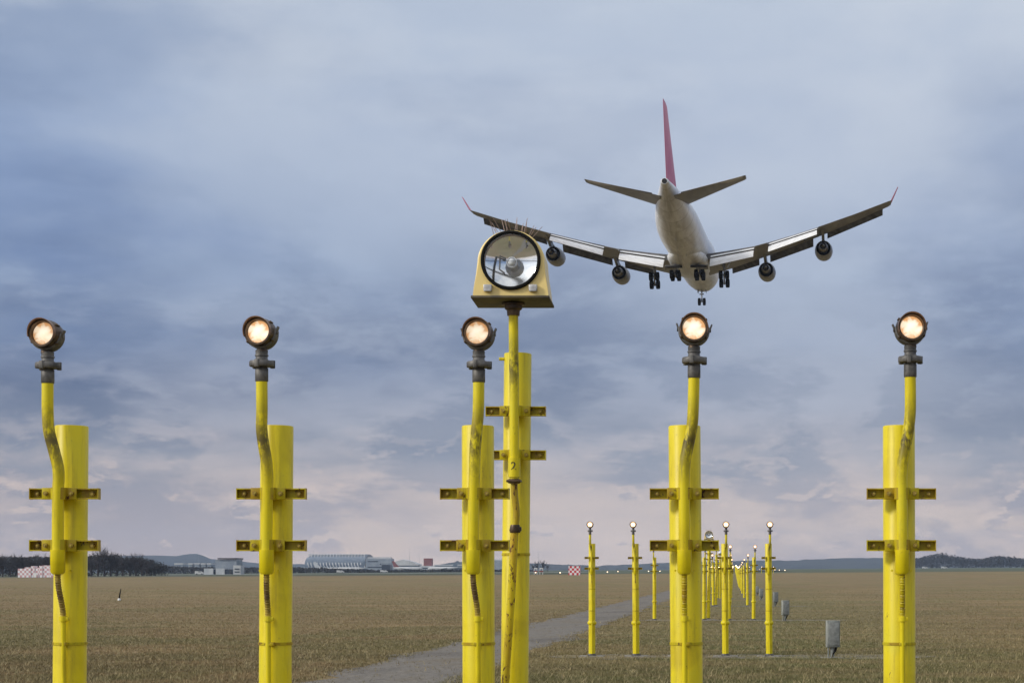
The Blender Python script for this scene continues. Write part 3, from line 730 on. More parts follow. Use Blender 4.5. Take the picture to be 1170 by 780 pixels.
# grass blades (stuff)
def blades(name, n, y0, y1, hgt, wid, colfn, seed, label):
    r = np.random.default_rng(seed)
    u = r.random(n*3); y = 1/(1/y0 + u*(1/y1-1/y0))           # denser near
    x = r.uniform(-.46, .30, n*3)*y
    ed_ = np.minimum(x+6.95, -4.35-x); keep = ~((ed_ > 0) & (r.random(n*3) < np.clip(.35+ed_*1.6, 0, .975))); 
    for k in range(1, 3):
        keep &= ~((np.abs(y-(YP+30*k)) < .9) & (x > -4) & (x < 4.6) & (r.random(n*3) < .45))
    x, y = x[keep][:n], y[keep][:n]; n = len(x)
    # clumping
    V = np.zeros((n*3*3, 3)); 
    for b_ in range(3):
        a = r.uniform(0, 2*np.pi, n); h = hgt*r.uniform(.45, 1.25, n); w_ = wid*r.uniform(.6, 1.3, n)*(1+y/90)
        ox = r.normal(0, .03, n); oy = r.normal(0, .03, n); lx = r.normal(0, .55, n)*h; ly = r.normal(0, .55, n)*h
        V[b_*3*n+0*n: b_*3*n+1*n] = np.c_[x+ox-np.cos(a)*w_, y+oy-np.sin(a)*w_, np.zeros(n)]
        V[b_*3*n+1*n: b_*3*n+2*n] = np.c_[x+ox+np.cos(a)*w_, y+oy+np.sin(a)*w_, np.zeros(n)]
        V[b_*3*n+2*n: b_*3*n+3*n] = np.c_[x+ox+lx, y+oy+ly, h]
    idx = np.arange(n)
    Fc = np.concatenate([np.c_[b_*3*n+idx, b_*3*n+n+idx, b_*3*n+2*n+idx] for b_ in range(3)])
    me = bpy.data.meshes.new(name); me.vertices.add(len(V)); me.vertices.foreach_set('co', V.ravel())
    me.loops.add(len(Fc)*3); me.loops.foreach_set('vertex_index', Fc.ravel().astype(np.int32))
    me.polygons.add(len(Fc)); me.polygons.foreach_set('loop_start', np.arange(0, len(Fc)*3, 3, dtype=np.int32))
    me.update(calc_edges=True); me.validate(); me.materials.append(colfn)
    o = bpy.data.objects.new(name, me); C.objects.link(o); tag(o, label, 'grass', kind='stuff'); return o
bm_ = bpy.data.materials.new('grass_blades'); bm_.use_nodes = True; t = bm_.node_tree
col, gp, _ = grass_colour(t, False)
e_ = noise(t, gp, 9.0, 3, .7)
col = mixc(t, .24, col, ramp(t, e_, [(.38, (.13, .115, .055)), (.52, (.27, .22, .12)), (.66, (.44, .37, .24))]).outputs[0])
lk(t, col, pb(bm_).inputs['Base Color']); pb(bm_).inputs['Roughness'].default_value = .8; pb(bm_).inputs['Specular IOR Level'].default_value = .2
straw = mottled('pale_straw', (.34, .27, .14), (.22, .19, .085), 1.2, .85)
blades('grass', 270000, 26, 330, .034, .0042, bm_, 5, 'short dry winter grass covering the airfield')
blades('grass_tufts', 16000, 26, 200, .085, .0055, straw, 8, 'longer pale straw tufts scattered over the short airfield grass')

# ------------------------------------------------------------------ far side: trees
bark = mottled('bare_twigs', (.032, .025, .026), (.055, .043, .040), 3, .95)
ever = mottled('dark_undergrowth', (.020, .020, .020), (.042, .036, .030), 1.5, .95)
def bare_tree(h, wdt, seed, evergreen=False):
    r = random.Random(seed); root = empty('bare_tree', (0, 0, 0))
    tr = MB(); tr.tube([(0, 0, 0), (r.uniform(-.1, .1), 0, h*.3), (r.uniform(-.3, .3), r.uniform(-.2, .2), h*.62)], [h*.028, h*.02, h*.010], 7)
    cr = MB(); limbs = []
    for i in range(15):
        z0 = h*r.uniform(.16, .6); a = r.uniform(0, 2*math.pi); ln = wdt*.5*r.uniform(.55, 1.05)*(1-.35*(z0/h)); up = r.uniform(.35, .9)*h*.42
        p0 = Vector((0, 0, z0)); p2 = Vector((math.cos(a)*ln, math.sin(a)*ln, min(h*.93, z0+up))); p1 = p0.lerp(p2, .5)+Vector((0, 0, -.08*h*r.random()))
        tr.tube([p0, p1, p2], [h*.011, h*.007, h*.003], 5); limbs.append((p0, p1, p2))
    # twigs: thin slivers filling the crown
    nt_ = 900
    for i in range(nt_):
        p0, p1, p2 = r.choice(limbs); f = r.random(); q = (p0.lerp(p1, f*2) if f < .5 else p1.lerp(p2, f*2-1))
        d = Vector((r.gauss(0, .6), r.gauss(0, .6), abs(r.gauss(.7, .45)))).normalized()*h*r.uniform(.06, .20)
        s_ = Vector((r.gauss(0, 1), r.gauss(0, 1), 0)).normalized()*h*r.uniform(.0022, .0055)
        e = q+d
        rr_ = math.hypot(e.x, e.y)/(wdt*.55); 
        if rr_ > 1 or e.z > h: d *= .5; e = q+d
        cr.add([q-s_, q+s_, e], [(0, 1, 2)])
    tr.build('trunk', bark, root, angle=None, fix=False); cr.build('crown', bark, root, angle=None, fix=False)
    return root
protos = [bare_tree(9.5, 6.5, 1), bare_tree(8.5, 7.5, 2), bare_tree(11.5, 8.5, 3), bare_tree(7.5, 6.0, 4)]
used = [False]*4
def place_tree(px, Y, hpx, k, label, group):
    o = protos[k] if not used[k] else copy_tree(protos[k]); used[k] = True
    H = (9.5, 8.5, 11.5, 7.5)[k]; s = hpx/F*Y/H; x = X(px, Y); o.location = (x, Y, gh(x, Y)-.1); o.scale = (s*rnd.uniform(.9, 1.15), s, s); o.rotation_euler.z = rnd.uniform(0, 6.28)
    tag(o, label, 'tree', group); return o
hp = [(3, 31), (12, 27), (20, 29), (28, 26), (36, 27), (43, 25), (50, 29), (57, 26), (104, 28), (112, 33), (119, 38), (126, 33), (133, 27), (140, 26), (148, 25), (155, 30), (162, 26), (168, 22)]
TORD = ['first', 'second', 'third', 'fourth', 'fifth', 'sixth', 'seventh', 'eighth', 'ninth', 'tenth']
desc = ['thin', 'round headed', 'tall', 'low spreading']
lab_named = {119: 'tallest bare tree on the left skyline, right of the leftmost near mast', 155: 'round bare tree near the right end of the left wood'}
for i, (px_, h) in enumerate(hp):
    place_tree(px_, 760+rnd.uniform(-15, 15), h, i % 4 if px_ != 119 else 2, lab_named.get(px_, '%s bare tree of the left wood, front rank, rightwards from the %s' % (TORD[(i if i < 8 else i-8)], 'left frame edge' if i < 8 else 'leftmost near mast')), 'bare trees of the left wood')
for i in range(34):
    px_ = -70 + i*7.3; h = rnd.uniform(20, 28)
    if px_ > 172: break
    place_tree(px_, 800+rnd.uniform(0, 50), h, rnd.randrange(4), 'bare winter tree in the dark wood on the left skyline', 'bare trees of the left wood')
# the dome of trees beside the radio mast in the middle
for px_, h in ((609, 10), (614, 14), (620, 15), (626, 10)):
    place_tree(px_, 1400, h, rnd.choice((0, 1, 3)), 'bare tree in the small clump beside the distant radio mast', 'trees of the clump in the middle')

def thicket(name, pts, n, mat_, label, seed, cl=.9, dens=1.0):
    """far-off wood as one mass: many leaf-size clumps. pts: (px, py_top, py_base, Y)"""
    r = random.Random(seed); m = MB(); vs, fs = [], []
    tot = pts[-1][0]-pts[0][0]
    for i in range(n):
        u = r.random()*tot+pts[0][0]
        for a, b in zip(pts, pts[1:]):
            if a[0] <= u <= b[0]: break
        f = (u-a[0])/(b[0]-a[0]); Y = a[3]+(b[3]-a[3])*f; top = a[1]+(b[1]-a[1])*f
        x = X(u, Y); yy = Y+r.uniform(0, 60*cl); zb = gh(x, Y); H = (PY-top)/F*Y+CAMZ-zb
        H *= .80+.26*(.5+.5*mnoise.noise(Vector((x/(7*cl), seed, 0))))+.14*mnoise.noise(Vector((x/(2.2*cl), yy*.05, seed)))
        z = zb+H*(r.random()**.6); s = cl*r.uniform(.5, 1.5)
        d1 = Vector((r.gauss(0, 1), r.gauss(0, 1), r.gauss(0, 1))).normalized()*s; d2 = Vector((r.gauss(0, 1), r.gauss(0, 1), r.gauss(0, 1))).normalized()*s
        c = Vector((x, yy, z)); k = len(vs); vs += [c-d1, c+d2, c+d1]; fs.append((k, k+1, k+2))
    m.v = [tuple(v) for v in vs]; m.f = fs
    o = m.build(name, mat_, angle=None, fix=False); tag(o, label, 'wood', kind='stuff'); return o
thicket('undergrowth', [(-80, 634, 657, 775), (60, 635, 657, 775), (100, 633, 657, 775), (118, 631, 657, 775), (132, 638, 657, 775), (150, 635, 657, 775), (172, 645, 657, 775)], 22000, ever, 'dense dark undergrowth under the bare trees of the left wood', 1, .45)
thicket('far_wood', [(150, 645, 656, 1500), (200, 647, 656, 1500), (260, 648, 656, 1500), (345, 648, 656, 1500), (420, 651.5, 656, 1500), (530, 651, 656, 1500), (600, 651, 656, 1500)], 11000, ever, 'low dark band of far trees before the airport buildings', 2, 1.1)
thicket('far_wood', [(1038, 640, 648, 2600), (1062, 634, 648, 2600), (1078, 630.5, 648, 2600), (1092, 634, 648, 2600), (1112, 637.5, 648, 2600), (1128, 637.5, 648, 2600), (1140, 634.5, 648, 2600), (1158, 635, 648, 2600), (1175, 638, 648, 2600), (1300, 638, 648, 2600)], 14000, ever, 'dark wood on the right skyline beyond the rightmost near mast', 3, 1.6)

# hills
hillm = mottled('wooded_hill', (.018, .024, .026), (.034, .040, .038), .01, .95)
def hill(name, pts, Y, depth, label, hm=hillm, rough=.6):
    m = MB(); xs = []; n = 120; x0_, x1_ = pts[0][0], pts[-1][0]
    for j in range(n+1):
        u = x0_+(x1_-x0_)*j/n
        for a, b in zip(pts, pts[1:]):
            if a[0] <= u <= b[0]: break
        f = (u-a[0])/(b[0]-a[0]); f = f*f*(3-2*f); top = a[1]+(b[1]-a[1])*f + rough*mnoise.noise(Vector((u*.13, Y*.01, 0)))+rough*.5*mnoise.noise(Vector((u*.5, Y*.01, 3)))
        x = X(u, Y); zt = Z(top, Y)
        for q, hh in ((-1, 0), (-.55, .55), (0, 1), (.6, .6), (1, 0)): m.v.append((x*(1+q*depth/Y), Y+q*depth, -5+(zt+5)*hh if hh < 1 else zt))
    for j in range(n):
        for q in range(4):
            a = j*5+q; m.f.append((a, a+5, a+6, a+1))
    o = m.build(name, hm, angle=60, fix=False); tag(o, label, kind='structure'); return o
hill('hills', [(640, 652), (700, 645), (780, 642), (860, 640), (900, 640), (930, 638.5), (970, 637), (1010, 637), (1060, 637.5), (1110, 639), (1180, 640), (1500, 642)], 4600, 500, 'low dark blue wooded hills on the right horizon', rough=1.0)
hill('hills', [(-300, 640), (100, 636), (150, 634.5), (180, 634), (200, 635), (212, 633), (224, 632), (231, 634), (238, 638), (260, 640), (300, 643), (345, 644), (420, 646), (640, 651)], 5400, 350, 'pale blue hill with a rounded top on the left horizon', rough=.5)
hill('hills', [(470, 650), (530, 641), (560, 641), (600, 643), (660, 645), (720, 649)], 4300, 250, 'faint dark rise on the middle horizon', rough=.8)

# ------------------------------------------------------------------ airport buildings
def simple(name, boxes, mt, parent, bev=0):
    m = MB()
    for (px0, px1, py0, py1, Y, d) in boxes:
        m.box(((X(px0, Y)+X(px1, Y))/2, Y+d/2, (Z(py0, Y)+Z(py1, Y))/2), (X(px1, Y)-X(px0, Y), d, Z(py0, Y)-Z(py1, Y)))
    return m.build(name, mt, parent, angle=None)
wl = mottled('pale_wall', (.50, .51, .52), (.40, .42, .44), .2, .7); gw = mottled('grey_cladding', (.20, .23, .27), (.27, .30, .33), .15, .6)
dk = mat('dark_glazing', (.03, .04, .055), .2); rf_ = mottled('dark_roof', (.07, .06, .065), (.10, .09, .09), .2, .8); redm = mottled('red_panels', (.24, .07, .06), (.18, .06, .05), .3, .6); blu = mottled('blue_glass', (.10, .13, .17), (.15, .18, .22), .4, .3); wh = mottled('white_roof', (.55, .55, .54), (.44, .44, .44), .1, .5)
# left maintenance hall
Y = 1100
b0 = empty('hangar', (X(255, Y), Y+10, gh(X(255, Y), Y)), 'grey hall with dark flat roof, white shed and white block on the left horizon', 'building')
def at0(b): 
    return b
def par(o, p):
    o.parent = p; o.matrix_parent_inverse = Matrix.Translation(-p.location); return o
def psimple(name, boxes, mt, p): return par(simple(name, boxes, mt, None), p)
psimple('hall', [(246, 270, 639, 656.5, Y+6, 14)], gw, b0); psimple('roof', [(248.5, 269, 637, 638.6, Y+5, 18)], rf_, b0)
psimple('shed', [(233, 243.5, 649, 657, Y-4, 8), (246.5, 256.5, 649, 657, Y-4, 8)], wl, b0); psimple('doorway', [(243.6, 246.4, 650, 657, Y-3, 4), (257, 262, 650, 657, Y-3.5, 8)], dk, b0)
psimple('office_block', [(266.5, 275, 645.5, 657, Y-6, 8)], wh, b0); psimple('window', [(268, 273.5, 649, 650.2, Y-6.3, .2), (268, 273.5, 652.4, 653.4, Y-6.3, .2)], dk, b0)
# parked van
Y = 1080
def van(px, Y, mt, label, L=5.0, face=1):
    x = X(px, Y); r0 = empty('parked_van', (x, Y, gh(x, Y)), label, 'van', 'vehicles parked by the airport buildings')
    prof = [(-L/2, .35), (-L/2, 1.9), (-L/2+.1, 2.05), (L*.18, 2.05), (L*.32, 1.35), (L*.47, 1.15), (L/2, .95), (L/2, .35)]
    m = MB(); m.loft([[(a*face, s*.95, z) for a, z in prof] for s in (-1, 1)]); m.build('body', mt, r0, angle=None)
    wn = MB(); wn.box((L*.05*face, 0, 1.62), (L*.30, 1.92, .45)); wn.build('window', dk, r0, angle=None)
    for wx in (-.3, .3):
        q = MB(); q.lathe([(.34, -.98), (.34, .98)], (wx*L, 0, .34), 'Y', 14); q.build('wheel', M['black'], r0)
van(228, 1080, wh, 'tiny white van parked left of the white shed')
# long white roofs behind the left field
Y = 2300
for (wi, (a, b_, tp)) in enumerate(((199, 209, 643), (215, 220, 643), (222, 228, 642.8), (229.5, 235, 643), (236.5, 241, 643))):
    bb = empty('warehouse', (X((a+b_)/2, Y), Y, gh(X(a, Y), Y)), ('leftmost', 'second from the left', 'middle', 'second from the right', 'rightmost')[wi]+' of five low white roofed warehouses on the left horizon', 'building', 'white warehouses on the left horizon')
    psimple('roof', [(a, b_, tp, tp+1.6, Y, 20)], wh, bb); psimple('wall', [(a+.2, b_-.2, tp+1.7, 656, Y+1, 18)], gw, bb)
# ribbed terminal
Y = 2400; x0_, x1_ = X(350, Y), X(418, Y); zb_, zt_ = gh(x0_, Y), Z(633, Y)
tm = empty('terminal_hall', ((x0_+x1_)/2, Y+20, zb_), 'long curved blue terminal hall with white slanting ribs', 'building')
m = MB(); n = 16; ringa = []
for xx in (x0_, x0_+5, x1_-2, x1_):
    s = .86 if xx == x0_ else 1.0; rg = []
    for k in range(n+1):
        a = math.pi*k/n; rg.append((xx, Y+25-34*math.cos(a), zb_+8+(zt_-zb_-8)*s*math.sin(a)**.7))
    rg += [(xx, Y+59, zb_), (xx, Y-9, zb_)]; ringa.append(rg)
m.loft(ringa); par(m.build('glass_hall', blu, None, angle=30), tm)
for k in range(19):
    f = k/18; xx = x0_+2+(x1_-x0_-5)*f; m = MB()
    m.tube([(xx+4.6, Y-11, zb_+5), (xx+3.0, Y-11, zb_+9), (xx+1.2, Y-7, zb_+13.5), (xx, Y+6, zt_+.1)], .62, 5); par(m.build('rib', wh, None, angle=None), tm)
psimple('roof', [(352, 418, 632.7, 633.9, Y+8, 30)], wl, tm)
psimple('base', [(344, 424, 647.5, 657, Y-14, 6)], gw, tm); psimple('window', [(346, 422, 649.2, 650.6, Y-14.4, .3)], dk, tm)
def bld(name, label, parts, Y):
    a = min(p[2][0][0] for p in parts); b_ = max(p[2][0][1] for p in parts); x = X((a+b_)/2, Y)
    r0 = empty(name, (x, Y, gh(x, Y)), label, 'building')
    for nm, mt, bx in parts: psimple(nm, [(q[0], q[1], q[2], q[3], Y+q[4], q[5]) for q in bx], mt, r0)
    return r0
bld('terminal_annex', 'grey office block with stepped roof right of the ribbed hall', [('wall', gw, [(418, 447, 638, 657, 0, 20)]), ('roof', wl, [(420, 446, 636.2, 637.6, 2, 14)]), ('window', dk, [(420, 432, 640.5, 641.6, -.3, .2), (434, 446, 643.5, 644.8, -.3, .2), (420, 446, 647, 648.2, -.3, .2)])], 2380)
wr_ = empty('white_roof_hall', (X(463, 2360), 2360, gh(X(463, 2360), 2360)), 'hall with a white sloping tent roof in the middle distance', 'building')
m = MB(); m.loft([[(X(a, 2360), 2360+d, Z(b_, 2360)) for a, b_ in ((448, 644.5), (452, 641), (460, 638.8), (470, 641), (478, 644.3))] + [(X(478, 2360), 2360+d, Z(645.5, 2360)), (X(448, 2360), 2360+d, Z(645.5, 2360))] for d in (0, 26)]); par(m.build('roof', wh, None, angle=None), wr_)
psimple('wall', [(449, 477, 645.7, 657, 2362, 22)], gw, wr_); psimple('window', [(451, 475, 647.5, 649, 2361.6, .2)], dk, wr_)
bld('red_block', 'small red square block rising among the airport buildings', [('wall', redm, [(484, 493.5, 637.5, 650, 0, 8)]), ('base', wl, [(480, 497, 646, 657, -3, 10)]), ('window', dk, [(482, 495, 648, 649.3, -3.4, .2)])], 2350)
bld('low_terminal', 'long low pale building near the third mast from the left', [('wall', gw, [(497, 545, 646, 657, 0, 18)]), ('roof', wl, [(496, 546, 644.6, 645.9, -1, 20)]), ('window', dk, [(499, 543, 648.5, 650, -.4, .2)])], 2330)
bld('cargo_shed', 'small dark cargo shed before the terminal annex', [('wall', dk, [(436, 446, 645, 657, 0, 10)]), ('roof', gw, [(435.5, 446.5, 643.9, 644.9, -1, 12)])], 2200)
bld('control_block', 'pale block between the third mast and the strobe mast', [('wall', gw, [(562, 574, 640, 657, 0, 12)]), ('roof', wl, [(563, 573, 638.8, 639.9, 1, 8)])], 2300)
def radio_mast(px, top, Y, label):
    x = X(px, Y); zb_ = gh(x, Y); H = Z(top, Y)-zb_; r0 = empty('radio_mast', (x, Y, zb_), label, 'radio mast', 'thin masts on the horizon'); m = MB()
    w0 = .010*Y/100*.5
    m.tube([(0, 0, 0), (0, 0, H*.6), (0, 0, H)], [w0*1.6, w0*1.2, w0*.7], 6)
    for q in (.72, .9): m.box((0, 0, H*q), (w0*9, w0*2, w0*1.6))
    m.build('shaft', gw, r0, angle=None)
for px_, tp, Y, l in ((468, 624, 2300, 'tall thin radio mast above the white sloping roof'), (479, 630, 2300, 'shorter mast left of the red block'), (226.5, 631, 2200, 'thin mast beside the left hill top'), (358, 627, 2600, 'thin mast above the left end of the ribbed hall'), (401, 624, 2600, 'thin mast above the right end of the ribbed hall'), (615, 630, 1350, 'radio mast beside the small clump of trees')): radio_mast(px_, tp, Y, l)
# parked airliners seen as white dots
def far_jet(px, Y, col_tail, label, face=1):
    x = X(px, Y); r0 = empty('parked_airliner', (x, Y, gh(x, Y)), label, 'aircraft', 'aircraft parked at the terminal'); m = MB()
    m.tube([(-17*face, 0, 3.6), (-15*face, 0, 3.6), (-12*face, 0, 3.6), (8*face, 0, 3.6), (17*face, 0, 4.6)], [.3, 1.5, 1.95, 1.95, .3], 12)
    m.build('fuselage', wh, r0)
    t_ = MB(); t_.loft([[(a*face, s, z) for a, z in ((9.5, 5.2), (15.5, 5.2), (18, 12), (15.5, 12))] for s in (-.2, .2)]); t_.build('tail_fin', col_tail, r0, angle=None)
    w_ = MB()
    for s in (-1, 1): w_.loft([[(-4*face, s*1.6, 2.8), (4*face, s*1.6, 2.8), (4*face, s*1.6, 3.2), (-4*face, s*1.6, 3.2)], [(6*face, s*16, 4.0), (8*face, s*16, 4.0), (8*face, s*16, 4.15), (6*face, s*16, 4.15)]])
    w_.build('wing', wl, r0, angle=None)
    g_ = MB()
    for gx, gy in ((-12, 0), (2, -3), (2, 3)): g_.tube([(gx*face, gy, 0), (gx*face, gy, 2.6)], .35, 6)
    g_.build('landing_gear', M['black'], r0)
far_jet(400, 2050, blu, 'tiny white airliner parked before the right end of the ribbed hall'); far_jet(466, 2040, redm, 'tiny white airliner with red tail before the white sloping roof', -1); far_jet(506, 2060, blu, 'tiny white airliner with blue tail right of the red block'); far_jet(376, 2100, wl, 'tiny white airliner parked at the middle of the ribbed hall', -1)
for i, (px_, Y, mt, l) in enumerate([(389, 1500, wh, 'tiny white lorry on the taxiway below the ribbed hall'), (439, 1500, wh, 'tiny white van before the cargo shed'), (1057, 1900, wh, 'tiny white van right of the rightmost near mast'), (1079, 1850, wh, 'tiny white van on the far right field')]): van(px_, Y, mt, l, 6.0)

# chequered huts
def checker(name, c1, c2, sz):
    m = mat(name, c1, .6); t = m.node_tree; v = objco(t)
    mp = nn(t, 'ShaderNodeMapping'); lk(t, v, mp.inputs[0]); mp.inputs['Location'].default_value = (1000*sz, 1000*sz+sz*.5, 1000*sz)
    ck = nn(t, 'ShaderNodeTexChecker', Scale=1/sz); ck.inputs[1].default_value = tuple(c1)+(1,); ck.inputs[2].default_value = tuple(c2)+(1,); lk(t, mp.outputs[0], ck.inputs[0])
    lk(t, ck.outputs[0], pb(m).inputs['Base Color']); return m
Y = 560; x = X(656.5, Y); z0 = gh(x, Y)
hut = empty('equipment_hut', (x, Y, z0), 'red and white chequered hut left of the second row of masts', 'hut')
W_ = 13/F*Y; H_ = 9.6/F*Y; cs = W_/5
ckr = checker('red_white_checks', (.55, .03, .04), (.78, .76, .76), cs)
m = MB(); m.box((0, 0, cs*2), (cs*4.98, cs*3.98, cs*3.98)); m.build('wall', ckr, hut, (0, 0, .01), angle=None)
m = MB(); m.box((0, 0, cs*4+.06), (cs*5.2, cs*4.2, .08)); m.build('roof', wl, hut, angle=None)
Y = 660; x = X(42, Y); z0 = gh(x, Y)
h2 = empty('equipment_hut', (x, Y, z0), 'wide pink and white chequered shelter at the edge of the left wood', 'hut'); s_ = F/Y
ck2 = checker('faded_pink_white_checks', (.60, .34, .35), (.78, .78, .79), .80)
m = MB()
for a, b_, tp in ((22, 30, 648.5), (30, 37, 647), (37, 41, 645.5), (41, 46, 647.5), (46, 50, 645.3), (50, 58, 644.8), (58, 62, 647)):
    m.box(((a+b_)/2/s_-42/s_, (a % 3)*.2, ((658.5-tp)/s_)/2), ((b_-a)/s_+.002*(a % 2), 3, (658.5-tp)/s_))
m.build('wall', ck2, h2, angle=None); m = MB(); m.box((0, -1.75, .8), (1.0, .1, 1.6)); m.build('door', M['white'], h2, angle=None)
# small red and white antenna frames by the clump
for px_, Y, l in ((612, 640, 'small red and white aerial frame, left of its pair'), (618.5, 640, 'small red and white aerial frame, right of its pair')):
    x = X(px_, Y); r0 = empty('aerial_frame', (x, Y, gh(x, Y)), l, 'aerial', 'red and white aerials'); m = MB()
    for q in (-.5, .5): m.tube([(q, 0, 0), (q, 0, 2.0)], .08, 6)
    m.build('legs', M['white'], r0); m = MB(); m.box((0, 0, 1.1), (1.3, .2, .5)); m.build('panel', redm, r0); m = MB(); m.box((0, 0, 2.1), (1.2, .2, .3)); m.build('top_bar', M['white'], r0)

# ------------------------------------------------------------------ airliner (local: x right, y forward, z up; origin at station 34 m)
white_p = bpy.data.materials.new('white_airframe_paint'); white_p.use_nodes = True; t = white_p.node_tree; b = pb(white_p)
b.inputs['Roughness'].default_value = .28; v = objco(t)
sp = nn(t, 'ShaderNodeSeparateXYZ'); lk(t, v, sp.inputs[0])
bn = noise(t, v, .5, 6, .65, .5, (1.8, .25, 1)); bn2 = noise(t, v, 3.0, 5, .7, .3, (1.5, .2, 1))
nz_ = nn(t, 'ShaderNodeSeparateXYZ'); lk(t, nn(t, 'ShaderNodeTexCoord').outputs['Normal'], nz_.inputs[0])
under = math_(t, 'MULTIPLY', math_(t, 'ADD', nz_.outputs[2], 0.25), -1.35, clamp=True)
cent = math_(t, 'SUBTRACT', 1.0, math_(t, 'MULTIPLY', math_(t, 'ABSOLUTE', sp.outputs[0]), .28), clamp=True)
dirt_shade = math_(t, 'MULTIPLY', under, ramp(t, bn, [(.34, (.35, .35, .35)), (.60, (1, 1, 1))]).outputs[0])  # belly stains plus underside shade, both put into the white paint's colour
col = mixc(t, dirt_shade, (.80, .81, .82), (.31, .30, .29))
wv = nn(t, 'ShaderNodeTexWave', wave_type='BANDS', bands_direction='Y', Scale=.105); lk(t, v, wv.inputs[0])
col = mixc(t, math_(t, 'MULTIPLY', ramp(t, wv.outputs[0], [(.0, (1, 1, 1)), (.012, (0, 0, 0))]).outputs[0], .45), col, (.12, .11, .10))
col = mixc(t, math_(t, 'MULTIPLY', ramp(t, bn2, [(.55, (0, 0, 0)), (.7, (1, 1, 1))]).outputs[0], .25), col, (.36, .33, .29))
lk(t, col, b.inputs['Base Color'])
M['grey_wing'] = mottled('grey_wing_paint', (.175, .170, .165), (.115, .110, .108), .8, .42, msc=(1, .3, 1))
M['flap'] = mottled('pale_flap_paint', (.80, .80, .80), (.66, .66, .66), 1.2, .35, msc=(.4, 3, 1))
M['cavity'] = mottled('dark_flap_backing', (.045, .047, .055), (.11, .11, .12), .9, .55, msc=(1, 2, 1))
M['fin_red'] = mottled('rose_red_tail_paint', (.62, .06, .145), (.66, .11, .19), .35, .35)
M['nacelle'] = mottled('nacelle_grey', (.17, .17, .175), (.12, .12, .12), 1.0, .35, .1)
M['hot'] = mottled('burnt_metal', (.10, .095, .09), (.22, .21, .20), 2.0, .35, .8)
M['soot'] = mat('soot_black', (.012, .012, .013), .7)
M['gearm'] = mottled('gear_grey_metal', (.16, .16, .165), (.28, .28, .28), 3, .4, .4)
PL = empty('airliner', (-7.15, 284.85, 53.22), 'white four engined wide body airliner landing with red tail fin and wheels down', 'airliner')
yaw, pit, rol = R(3.77), R(.42), R(-.54)
cyw, syw, cp, sp_, cr, sr = math.cos(yaw), math.sin(yaw), math.cos(pit), math.sin(pit), math.cos(rol), math.sin(rol)
Mx = Matrix(((cyw, syw, 0), (-syw, cyw, 0), (0, 0, 1))) @ Matrix(((1, 0, 0), (0, cp, -sp_), (0, sp_, cp))) @ Matrix(((cr, 0, sr), (0, 1, 0), (-sr, 0, cr)))
PL.rotation_euler = Mx.to_euler()
def A(aft, right, up): return Vector((right, 34-aft, up))
# fuselage
sec = [(0, .05, -1.0, -.9), (.6, 1.0, -1.9, .1), (1.6, 1.7, -2.5, 1.1), (3.2, 2.4, -3.0, 2.5), (5, 2.85, -3.25, 3.6), (7.5, 3.12, -3.35, 4.4), (10, 3.22, -3.35, 4.55), (19, 3.25, -3.35, 4.5), (23, 3.25, -3.35, 3.95), (27, 3.25, -3.35, 3.4), (36, 3.25, -3.35, 3.3), (46, 3.25, -3.35, 3.3), (50, 3.18, -3.05, 3.3), (53, 3.0, -2.5, 3.3), (56, 2.68, -1.75, 3.3), (59, 2.25, -.85, 3.28), (62, 1.72, .1, 3.25), (65, 1.15, 1.05, 3.18), (67.3, .70, 1.85, 3.05), (68.3, .60, 2.10, 3.05), (68.6, .46, 2.16, 3.00)]
rings = []; n = 40
for a, hw, zb_, zt_ in sec:
    zc_ = (min(zt_, 3.3)+zb_)/2 if a > 22 else (zb_+min(zt_, 3.3))/2; rg = []
    for k in range(n):
        th = 2*math.pi*k/n; c_, s__ = math.cos(th), math.sin(th)
        up_ = (zt_-zc_) if s__ > 0 else (zc_-zb_)
        hump = 1.0
        if a < 27 and a > 2 and s__ > .55 and zt_ > 3.35: hump = 1-(s__-.55)*.25
        rg.append(A(a, hw*c_*hump, zc_+up_*s__))
    rings.append(rg)
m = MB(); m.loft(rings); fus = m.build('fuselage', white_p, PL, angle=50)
# belly fairing
m = MB(); rings = []
for a, hw, zb_ in ((17, 1.0, -3.2), (21, 2.3, -3.65), (25, 2.95, -3.85), (31, 3.1, -3.9), (36, 3.0, -3.8), (40, 2.3, -3.6), (45, 1.0, -3.2)):
    rg = []
    for k in range(24):
        th = 2*math.pi*k/24; c_, s__ = math.cos(th), math.sin(th)
        rg.append(A(a, hw*math.copysign(abs(c_)**.75, c_), -2.2+(abs(zb_+2.2) if s__ < 0 else .3)*math.copysign(abs(s__)**.8, s__)))
    rings.append(rg)
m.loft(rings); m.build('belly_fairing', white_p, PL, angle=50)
m = MB(); m.lathe([(.36, -.03), (.34, .35), (.05, .36)], A(68.62, 0, 2.58), 'Y', 20); m.build('tail_exhaust', M['soot'], PL)
m = MB(); 
for a, r_ in ((44, -.6), (44.3, .7), (53, 0), (49, -.2)):
    zz = -3.35 if a < 46 else (-3.1 if a < 50 else -2.5); m.box(A(a, r_, zz-.12), (.05, .35, .5))
m.build('antenna', M['gearm'], PL)

